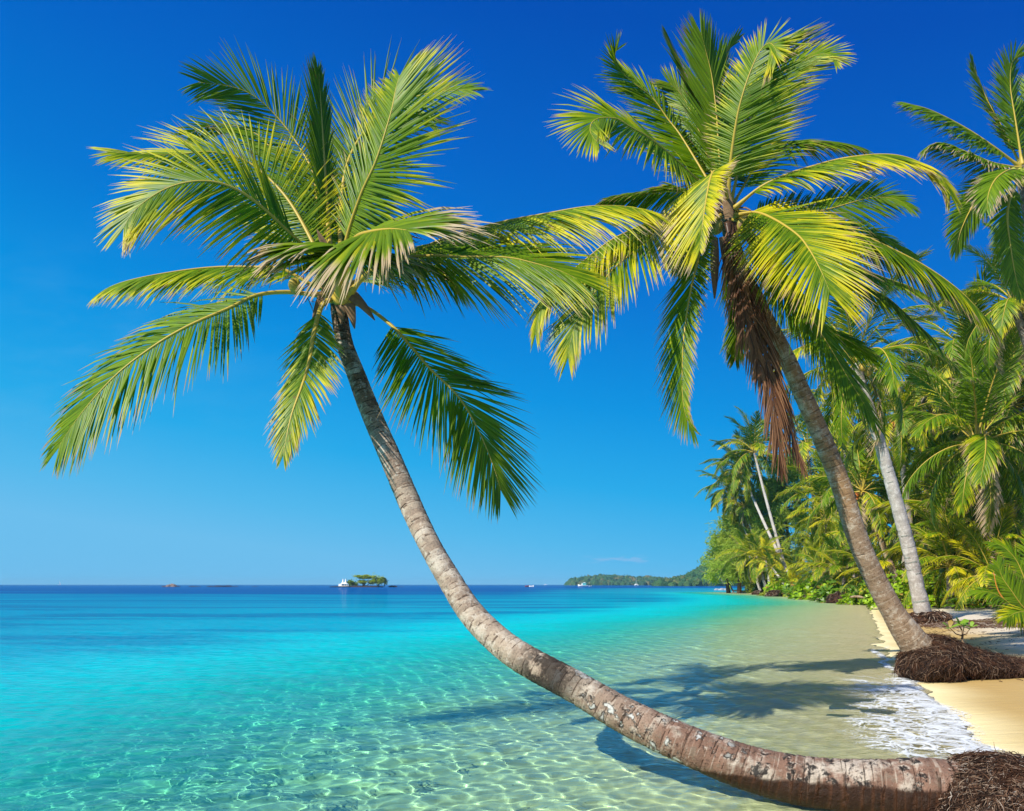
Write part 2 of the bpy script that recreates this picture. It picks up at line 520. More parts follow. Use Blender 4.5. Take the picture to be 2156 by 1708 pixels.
m_fib, g, b = mat('root_fibre')
sa = g.sep(g.att('strand').outputs['Color'])
ob = g.n('ShaderNodeTexCoord').outputs['Object']
col = g.ramp(sa[0], [(0, (.012, .007, .005)), (.45, (.045, .022, .013)), (.75, (.13, .065, .036)), (.92, (.28, .20, .14)), (1, (.46, .40, .34))])
col = g.mix(g.math('MULTIPLY', g.ss(g.noise(ob, 4, 3), .5, .65), .3), col, (.11, .042, .018))
g.put(b.inputs['Base Color'], col)
m_nut, g, b = mat('coconut_husk')
ob = g.n('ShaderNodeTexCoord').outputs['Object']
oi = g.n('ShaderNodeObjectInfo')
g.put(b.inputs['Base Color'], g.mix(g.math('MULTIPLY', g.ss(g.noise(ob, 14, 4), .45, .7), .6), oi.outputs['Color'], g.scale(oi.outputs['Color'], (.55, .42, .5))))
b.inputs['Roughness'].default_value = .5
m_dead, g, b = mat('dry_sheath')
ob = g.n('ShaderNodeTexCoord').outputs['Object']
g.put(b.inputs['Base Color'], g.mix(g.noise(ob, 18, 4, .6), (.09, .045, .02), (.34, .22, .12)))


# ------------------------------------------------------------------ shapes
def catmull(P, n):
    P = [Vector(p) for p in P]
    Q = [P[0] * 2 - P[1]] + P + [P[-1] * 2 - P[-2]]
    out = []
    seg = len(P) - 1
    dense = []
    for i in range(seg):
        a, b, c, d = Q[i:i + 4]
        for k in range(16):
            t = k / 16
            dense.append(.5 * ((2 * b) + (c - a) * t + (2 * a - 5 * b + 4 * c - d) * t * t + (3 * b - a - 3 * c + d) * t ** 3))
    dense.append(P[-1])
    acc = [0]
    for a, b in zip(dense, dense[1:]): acc.append(acc[-1] + (b - a).length)
    tot = acc[-1]
    j = 0
    for k in range(n):
        s = tot * k / (n - 1)
        while j < len(acc) - 2 and acc[j + 1] < s: j += 1
        t = (s - acc[j]) / max(1e-9, acc[j + 1] - acc[j])
        out.append(dense[j].lerp(dense[j + 1], min(1, t)))
    return out, tot


def tube(v, f, path, rad, sides=6, cap=True, att=None, attv=None, flat=1.0, up=Vector((0, 0, 1))):
    b0 = len(v)
    n = len(path)
    for i, p in enumerate(path):
        t = (path[min(n - 1, i + 1)] - path[max(0, i - 1)]).normalized()
        a = t.cross(up)
        if a.length < 1e-3: a = t.cross(Vector((0, 1, 0)))
        a.normalize()
        c = a.cross(t)
        r = rad[i] if hasattr(rad, '__len__') else rad
        for k in range(sides):
            q = 2 * math.pi * k / sides
            v.append(p + a * (math.cos(q) * r) + c * (math.sin(q) * r * flat))
            if att is not None: att.append(attv(i / (n - 1)) if callable(attv) else attv)
    for i in range(n - 1):
        for k in range(sides):
            k2 = (k + 1) % sides
            f.append((b0 + i * sides + k, b0 + i * sides + k2, b0 + (i + 1) * sides + k2, b0 + (i + 1) * sides + k))
    if cap:
        f.append(tuple(b0 + (n - 1) * sides + k for k in range(sides)))
        f.append(tuple(b0 + k for k in reversed(range(sides))))


def frond(P, L, n, nl=84, start=.14, phi=(62, 24), grav=.55, dih=-8, wid=.034, seed=0, r0=.036, gap=.03, side=(1, 1), segs=4, fold=.35, jit=1.0, rsides=6, clump=0.0, tipf=.34, crop=1.0):
    """a pinnate leaf: midrib through the points P, two rows of folded leaflets of length L"""
    q = random.Random(seed)
    path, tot = catmull(P, 64)
    if crop < 1:
        path, tot = catmull(path[:int(64 * crop)], 64)
    n = Vector(n).normalized()
    v, f, at = [], [], []
    rad = [max(.0035 * r0 / .036, r0 * (1 - i / 63) ** .8 * (1 + .9 * max(0, 1 - i / 5))) for i in range(64)]
    tube(v, f, path, rad, rsides, True, at, lambda t: (0, 0, t, 1), .7)
    down = Vector((0, 0, -1))
    prof = [.55, 1, .92, .62, .05] if segs == 4 else ([.7, 1, .06] if segs == 2 else [.6, 1, .75, .05])
    for k in range(nl):
        u = (k + .5) / nl
        for sg in (-1, 1):
            if side[0 if sg < 0 else 1] <= 0 or q.random() < gap: continue
            t = start + (1 - start) * min(1, max(0, u + q.uniform(-.4, .4) / nl))
            x = t * 63
            i = min(62, int(x))
            p = path[i].lerp(path[i + 1], x - i)
            T = (path[min(63, i + 2)] - path[max(0, i - 1)]).normalized()
            sv = T.cross(n)
            if sv.length < .12: sv = T.cross(n + Vector((.3, .2, .5)))
            sv.normalize()
            nv = sv.cross(T)
            ll = L * side[0 if sg < 0 else 1] * (.5 + .5 * min(1, u / .16)) * (1 if u < .6 else 1 - (1 - tipf) * ((u - .6) / .4) ** 1.3) * q.uniform(.84, 1.1)
            ph = R(phi[0] + (phi[1] - phi[0]) * u ** 1.15 + q.gauss(0, 4) * jit)
            dv = R(dih + q.gauss(0, 7) * jit)
            dr = T * math.cos(ph) + (sv * sg * math.cos(dv) + nv * math.sin(dv)) * math.sin(ph)
            gk = grav * q.uniform(.6, 1.5) * jit if jit else grav
            if q.random() < clump: gk *= 2.6
            b0 = len(v)
            c = p.copy()
            lrn = q.random()
            wv = wid * q.uniform(.8, 1.15) * (.75 + .25 * ll / L)
            cut = 1.0 if q.random() > .06 else q.uniform(.45, .8)
            for s in range(segs + 1):
                nn = nv - dr * nv.dot(dr)
                nn = nn.normalized() if nn.length > 1e-4 else nv
                bb = dr.cross(nn)
                hw = wv * .5 * prof[s]
                v.extend((c - bb * hw - nn * hw * fold, c + nn * hw * fold, c + bb * hw - nn * hw * fold))
                at.extend([(s / segs, lrn, t, 0)] * 3)
                if s < segs:
                    dr = (dr + down * (gk / segs) * (.35 + s * .45)).normalized()
                    c = c + dr * (ll * cut / segs)
            for s in range(segs):
                a = b0 + s * 3
                f.append((a, a + 1, a + 4, a + 3)); f.append((a + 1, a + 2, a + 5, a + 4))
    return mesh('frond', v, f, m_leaf, True, {'leaf': at})


def trunk(P, rad, m, seed=0, rows=None, sides=26, ring=(.05, .095), amp=.05, name='trunk'):
    """ringed stem along P with radii rad (same count)"""
    q = random.Random(seed)
    dense, tot = catmull(P, 200)
    acc = [0]
    for a, b in zip(P, P[1:]): acc.append(acc[-1] + (Vector(b) - Vector(a)).length)
    rows = rows or int(tot / .016)
    path, tot = catmull(P, rows)
    v, f, at = [], [], []
    s, marks = 0, [0]
    while s < tot * 1.05:
        s += q.uniform(*ring); marks.append(s)
    marks = np.array(marks)
    up = Vector((0, 1, 0))
    offs = [q.uniform(0, 6.28) for _ in marks]
    rr = [q.random() for _ in marks]
    for i, p in enumerate(path):
        T = (path[min(rows - 1, i + 1)] - path[max(0, i - 1)]).normalized()
        a = T.cross(up).normalized()
        c = a.cross(T)
        s0 = tot * i / (rows - 1)
        r = float(np.interp(s0 / tot * acc[-1], acc, rad))
        for k in range(sides):
            an = 2 * math.pi * k / sides
            j0 = int(np.searchsorted(marks, s0)) - 1
            s1 = s0 + .012 * math.sin(an + offs[max(0, j0)]) + .006 * noise.noise(Vector((math.cos(an) * 2, math.sin(an) * 2, s0 * 6 + seed)))
            j = max(0, int(np.searchsorted(marks, s1)) - 1)
            ph = min(1, max(0, (s1 - marks[j]) / max(1e-6, marks[min(j + 1, len(marks) - 1)] - marks[j])))
            lump = noise.noise(Vector((math.cos(an) * 1.5, math.sin(an) * 1.5, s0 * 2.5 + seed * 7)))
            r2 = r * (1 + amp * (ph - .5) * (.5 + rr[j]) + amp * 1.0 * lump + (-amp * .5 if ph < .12 else 0))
            v.append(p + (a * math.cos(an) + c * math.sin(an)) * r2)
            at.append((ph, rr[j], i / (rows - 1), 1))
    for i in range(rows - 1):
        for k in range(sides):
            k2 = (k + 1) % sides
            f.append((i * sides + k, i * sides + k2, (i + 1) * sides + k2, (i + 1) * sides + k))
    f.append(tuple((rows - 1) * sides + k for k in range(sides)))
    return mesh(name, v, f, m, True, {'bark': at})


def fibre_ball(name, cen, rx, ry, rz, n, seed=0, ln=(.06, .22), wd=.006, bumpy=.12, tail=None, lift=.25, cmax=1.0):
    """a matted root mass: a lumpy body covered with loose root strands; tail = list of further (centre, rx, ry, rz)"""
    q = random.Random(seed)
    v, f, at = [], [], []
    blobs = [(Vector(cen), rx, ry, rz)] + [(Vector(c), a, b, d) for c, a, b, d in (tail or [])]
    for c, a, b, d in blobs:
        b0 = len(v)
        nu, nv = 34, 20
        for j in range(nv + 1):
            th = math.pi * j / nv
            for i in range(nu):
                an = 2 * math.pi * i / nu
                dr = Vector((math.sin(th) * math.cos(an), math.sin(th) * math.sin(an), math.cos(th)))
                k = 1 + bumpy * noise.noise(dr * 2.3 + Vector((seed, 0, 0))) + bumpy * .7 * noise.noise(dr * 6 + Vector((seed, 5, 0)))
                v.append(c + Vector((dr.x * a, dr.y * b, dr.z * d)) * k)
                at.append((.18 + .2 * noise.noise(dr * 9), 0, 0, 1))
        for j in range(nv):
            for i in range(nu):
                i2 = (i + 1) % nu
                f.append((b0 + j * nu + i, b0 + j * nu + i2, b0 + (j + 1) * nu + i2, b0 + (j + 1) * nu + i))
    vol = [a * b + b * d + a * d for _, a, b, d in blobs]
    for k in range(n):
        c, a, b, d = q.choices(blobs, vol)[0]
        dr = Vector((q.gauss(0, 1), q.gauss(0, 1), q.gauss(0, 1))).normalized()
        if dr.z < -.5: dr.z *= -1
        kk = 1 + bumpy * noise.noise(dr * 2.3 + Vector((seed, 0, 0)))
        p = c + Vector((dr.x * a, dr.y * b, dr.z * d)) * kk
        nr = Vector((dr.x / a, dr.y / b, dr.z / d)).normalized()
        tg = nr.cross(Vector((q.gauss(0, 1), q.gauss(0, 1), q.gauss(0, 1)))).normalized()
        tg = (tg * .7 + Vector((q.uniform(-.4, .4), 0, -.8))).normalized()
        tg = (tg - nr * tg.dot(nr)).normalized()
        l = q.uniform(*ln)
        ww = wd * q.uniform(.5, 1.5)
        col = cmax * q.random() ** 1.1
        path = [p + nr * .004]
        dd = (tg + nr * lift * q.uniform(-.2, 1)).normalized()
        for s in range(3):
            path.append(path[-1] + dd * l / 3)
            dd = (dd + Vector((q.gauss(0, .25), q.gauss(0, .25), q.gauss(0, .2) - .12)) - nr * .12).normalized()
        tube(v, f, path, [ww, ww * .9, ww * .7, ww * .25], 3, False, at, (col, 0, 0, 1))
    return mesh(name, v, f, m_fib, True, {'strand': at})


def nut(name, p, r, colr, parent=None):
    v, f = [], []
    nu, nv = 14, 10
    for j in range(nv + 1):
        th = math.pi * j / nv
        for i in range(nu):
            an = 2 * math.pi * i / nu
            k = 1 + .07 * math.cos(3 * an) * math.sin(th)
            v.append(Vector((math.sin(th) * math.cos(an) * k, math.sin(th) * math.sin(an) * k, math.cos(th) * 1.18 * (1 if j < nv / 2 else .95))) * r)
    for j in range(nv):
        for i in range(nu):
            i2 = (i + 1) % nu
            f.append((j * nu + i, (j + 1) * nu + i, (j + 1) * nu + i2, j * nu + i2))
    o = bpy.data.objects.new(name, mesh(name, v, f, m_nut))
    C.objects.link(o)
    if parent:
        o.parent = parent
        o.location = Vector(p) - parent.location
    else:
        o.location = p
    o.color = tuple(colr) + (1,)
    return o


def hero(root, crown_d, specs):
    for i, (pts, L, n, kw) in enumerate(specs):
        kw = dict(kw)
        c = kw.pop('c', (.5, .25, 0))
        P = [W(x, y, crown_d + dz) for x, y, dz in pts]
        nm = kw.pop('name', 'frond')
        kw['nl'] = int(kw.get('nl', 84) * 1.32)
        kw['grav'] = kw.get('grav', .55) * .8
        if crown_d < 12:
            kw.setdefault('crop', .97)
            kw.setdefault('jit', .6)
            kw.setdefault('gap', .015)
            ph_ = kw.get('phi', (62, 24))
            kw['phi'] = (ph_[0] + (6 if ph_[0] > 45 else 0), ph_[1])
            kw.setdefault('wid', .0185 if crown_d < 8 else .025)
            kw.setdefault('fold', .55)
            kw['r0'] = kw.get('r0', .027)
        me = frond(P, L * (1.15 if crown_d < 12 else 1), n, seed=100 + i * 7 + int(crown_d * 10), **kw)
        o = link(nm, me, root)
        o.color = tuple(c) + (1,)
        if brn_label := (c[2] > .5): tag(o, 'dead brown frond hanging down along the trunk')


# ================================================================== the leaning palm
P1 = [(2120, 1712, 4.62), (2040, 1690, 4.63), (1951, 1668, 4.66), (1861, 1662, 4.72), (1726, 1650, 4.82), (1591, 1622, 4.95), (1456, 1572, 5.1), (1321, 1510, 5.28), (1213, 1447, 5.46), (1110, 1392, 5.65), (1045, 1345, 5.8), (990, 1288, 5.95),
      (945, 1218, 6.1), (905, 1148, 6.22), (867, 1069, 6.4), (820, 959, 6.5), (795, 902, 6.6), (770, 842, 6.65), (751, 791, 6.7), (727, 728, 6.75), (716, 670, 6.8), (714, 625, 6.8)]
W1 = [180, 168, 146, 126, 108, 97, 84, 76, 69, 65, 60, 55, 50, 47, 48, 46, 44, 42, 39, 36, 35, 39]
base1 = W(2090, 1740, 4.62)
p1 = empty('coconut_palm', base1, 'coconut palm whose long bare trunk lies low over the shallows, then curves up', 'palm tree', 'two big palms leaning over the water')
link('trunk', trunk([W(*p) for p in P1], [ww / 2 * mpp(p[2]) for ww, p in zip(W1, P1)], m_bark1, 1, amp=.03, sides=34, rows=620, ring=(.035, .075)), p1)
link('root_mass', fibre_ball('root_mass', W(2102, 1738, 4.58), .46, .42, .385, 20000, 5, (.025, .10), .0026, .08, lift=.45), p1)
dk = (.40, -.91, -.10)
specs1 = [
    ([(700, 590, 0), (655, 535, -.3), (618, 499, -.5), (537, 425, -.8), (475, 390, -.95), (413, 382, -1.05), (347, 399, -1.1), (285, 442, -1.15), (252, 494, -1.2)], .66, (-.25, -.9, .4), dict(nl=100, phi=(68, 26), grav=.35, c=(.66, .3, 0), start=.1, side=(1, .9))),
    ([(705, 590, .1), (690, 500, .5), (670, 442, .8), (660, 366, 1.0), (627, 304, 1.1), (584, 247, 1.1), (537, 204, 1.0), (489, 183, .9), (418, 173, .7)], .66, dk, dict(nl=95, phi=(62, 22), grav=.3, c=(.25, .15, 0), crop=1.0)),
    ([(700, 585, .2), (640, 430, 1.0), (580, 325, 1.4), (527, 275, 1.5), (450, 264, 1.4), (380, 290, 1.2)], .55, (.6, -.75, .3), dict(nl=80, grav=.35, c=(.2, .15, 0))),
    ([(698, 588, .05), (620, 440, .3), (560, 370, .4), (508, 335, .4), (440, 320, .3), (377, 325, .2), (300, 325, 0), (218, 318, -.1)], .62, (-.2, -.9, .5), dict(nl=86, phi=(58, 20), grav=.4, c=(.72, .3, 0))),
    ([(708, 590, .1), (694, 508, .3), (684, 366, .5), (677, 247, .6), (670, 138, .7)], .5, (.85, -.5, 0), dict(nl=70, phi=(24, 12), grav=.1, c=(.3, .2, 0), start=.3)),
    ([(716, 590, .2), (717, 450, .8), (730, 347, 1.0), (770, 271, 1.2), (822, 223, 1.2), (912, 195, 1.0), (1010, 188, .8)], .66, (.5, -.8, .3), dict(nl=90, phi=(58, 22), grav=.35, c=(.3, .2, 0))),
    ([(718, 585, .3), (735, 430, 1.0), (800, 290, 1.5), (870, 240, 1.7), (930, 265, 1.7)], .55, dk, dict(nl=76, grav=.35, c=(.2, .2, 0))),
    ([(722, 595, -.05), (729, 513, -.2), (760, 413, -.45), (793, 337, -.6), (822, 242, -.65), (836, 176, -.6), (853, 130, -.5), (882, 110, -.4), (912, 112, -.3)], .70, (-.5, -.8, .2), dict(nl=104, phi=(72, 34), grav=.2, c=(.52, .25, 0), start=.2, dih=-4, side=(.72, 1.05), crop=.77)),
    # the bent young frond with bleached tips that comes toward the beach
    ([(718, 632, -.1), (723, 580, -.3), (734, 530, -.5), (752, 500, -.75), (782, 488, -1.0), (826, 482, -1.2), (866, 486, -1.35)], .74, (-.25, -.6, .75), dict(nl=70, phi=(70, 24), grav=.9, c=(.5, .62, 0), start=.42, r0=.048, wid=.03)),
    ([(716, 634, -.12), (712, 590, -.3), (716, 545, -.55), (712, 520, -.7), (700, 515, -.85)], .70, (.1, -.7, .6), dict(nl=40, phi=(70, 55), grav=1.5, c=(.42, .6, 0), start=.6, r0=.04, wid=.03)),
    ([(730, 625, -.1), (779, 572, -.3), (835, 548, -.4), (899, 539, -.5), (974, 541, -.5), (1064, 542, -.55), (1124, 554, -.6), (1184, 572, -.65), (1235, 599, -.7)], .74, (.15, -.75, .65), dict(nl=96, phi=(52, 20), grav=.6, c=(.52, .2, 0), start=.2)),
    ([(728, 615, .05), (800, 565, .2), (870, 548, .3), (930, 572, .3), (962, 612, .3)], .55, (.2, -.3, .9), dict(nl=70, grav=1.0, c=(.45, .25, 0))),
    ([(724, 612, 0), (800, 562, 0), (870, 533, .1), (935, 503, .1), (1000, 483, .1), (1064, 466, 0), (1154, 449, -.1), (1244, 434, -.2), (1320, 435, -.2), (1378, 447, -.3)], .72, (0, -.55, .8), dict(nl=110, phi=(50, 22), grav=.9, dih=-20, c=(.72, .35, 0), start=.22)),
    ([(700, 612, 0), (656, 599, 0), (594, 567, 0), (537, 563, 0), (461, 563, 0), (385, 570, -.05), (295, 585, -.1), (238, 601, -.1), (197, 625, -.1)], .46, (0, -.4, .9), dict(nl=90, phi=(52, 24), grav=.95, dih=-20, c=(.6, .3, 0), start=.16)),
    ([(702, 622, -.05), (660, 620, -.1), (600, 615, -.2), (540, 622, -.3), (480, 650, -.4), (400, 685, -.5), (330, 725, -.55), (250, 785, -.6), (180, 860, -.62), (130, 930, -.6), (116, 965, -.6)], .66, (-.1, -.72, .6), dict(nl=100, phi=(60, 24), grav=.55, c=(.42, .3, 0), start=.22)),
    ([(706, 630, -.05), (680, 640, -.2), (662, 697, -.4), (650, 766, -.6), (634, 817, -.75), (612, 880, -.85), (593, 970, -.95)], .5, (-.15, -.8, .45), dict(nl=84, phi=(46, 18), grav=.5, c=(.62, .4, 0), start=.18, side=(.7, .7))),
    ([(722, 634, .05), (770, 646, 0), (826, 687, -.1), (870, 735, -.15), (908, 779, -.2), (962, 832, -.2), (1000, 892, -.25), (1035, 971, -.3), (1060, 1050, -.3)], .68, (.62, -.76, .12), dict(nl=96, phi=(60, 20), grav=.3, c=(.3, .25, 0), start=.24)),
]
hero(p1, 6.8, specs1)
# fruit, fruit stalks and torn leaf bases
v, f = [], []
q = random.Random(11)
for k in range(9):
    a = W(700 + q.uniform(-10, 20), 612 + q.uniform(-10, 10), 6.75)
    e = W(q.choice((620, 640, 600, 670, 760)) + q.uniform(-25, 25), 590 + q.uniform(-30, 60), 6.6)
    mid = a.lerp(e, .55) + Vector((0, 0, .09))
    pp, _ = catmull([a, mid, e], 8)
    tube(v, f, pp, [.008, .008, .007, .006, .006, .005, .004, .003], 5)
    for j in range(10):
        s = pp[q.randint(3, 7)]
        tube(v, f, [s, s + Vector((q.gauss(0, .05), q.gauss(0, .05), q.uniform(-.14, .02)))], [.003, .002], 3)
link('fruit_stalk', mesh('fruit_stalk', v, f, m_dead), p1)
v, f = [], []
for x, y, a, l in ((742, 622, -.7, .26), (735, 640, -1.25, .17), (682, 628, 4.1, .15), (718, 640, -1.5, .12), (700, 560, 1.9, .35)):
    p = W(x, y, 6.68)
    d_ = Vector((math.cos(a), -.2, math.sin(a)))
    b_ = Vector((-math.sin(a), .3, math.cos(a))).normalized()
    v, f = [], []
    i0 = 0
    for s in range(5):
        t = s / 4
        c = p + d_ * l * t + Vector((0, 0, -.06 * t * t))
        hw = .05 * (1 - t) ** .7 + .004
        v += [c - b_ * hw, c + Vector((0, -.02, 0)), c + b_ * hw]
    for s in range(4):
        a0 = i0 + s * 3
        f += [(a0, a0 + 1, a0 + 4, a0 + 3), (a0 + 1, a0 + 2, a0 + 5, a0 + 4)]
    link('leaf_base', mesh('leaf_base', v, f, m_dead), p1)
nut('coconut', W(620, 601, 6.55), .052, (.40, .30, .05), p1)
nut('coconut', W(690, 606, 6.7), .05, (.30, .24, .05), p1)

# ================================================================== the taller palm on the beach
P2 = [(1975, 1412, 11.35), (1952, 1385, 11.3), (1922, 1350, 11.25), (1880, 1288, 11.2), (1834, 1200, 11.1), (1801, 1120, 11.0), (1770, 1020, 10.9), (1730, 920, 10.8), (1690, 830, 10.7), (1650, 742, 10.6), (1590, 630, 10.5), (1555, 550, 10.4), (1537, 490, 10.35), (1530, 440, 10.3)]
W2 = [78, 74, 60, 46, 43, 42, 40, 38, 36, 34, 32, 31, 31, 33]
p2 = empty('coconut_palm', W(1965, 1425, 11.3), 'coconut palm on a dark root mound at the wave edge, brown fronds along its trunk', 'palm tree', 'two big palms leaning over the water')
link('trunk', trunk([W(*p) for p in P2], [ww / 2 * mpp(p[2]) for ww, p in zip(W2, P2)], m_bark2, 2, amp=.022, sides=28, rows=520, ring=(.05, .11)), p2)
link('root_mass', fibre_ball('root_mass', W(1960, 1400, 11.2), .40, .5, .30, 30000, 9, (.04, .17), .0036, .15,
                             tail=[(W(1972, 1380, 11.3), .34, .36, .27), (W(1995, 1392, 11.3), .42, .45, .26), (W(2020, 1400, 11.35), .5, .5, .24), (W(2052, 1404, 11.4), .55, .5, .20), (W(2090, 1408, 11.5), .62, .55, .16), (W(2140, 1411, 11.7), .7, .6, .125), (W(2200, 1414, 11.8), .8, .6, .09)], lift=.5, cmax=.93), p2)
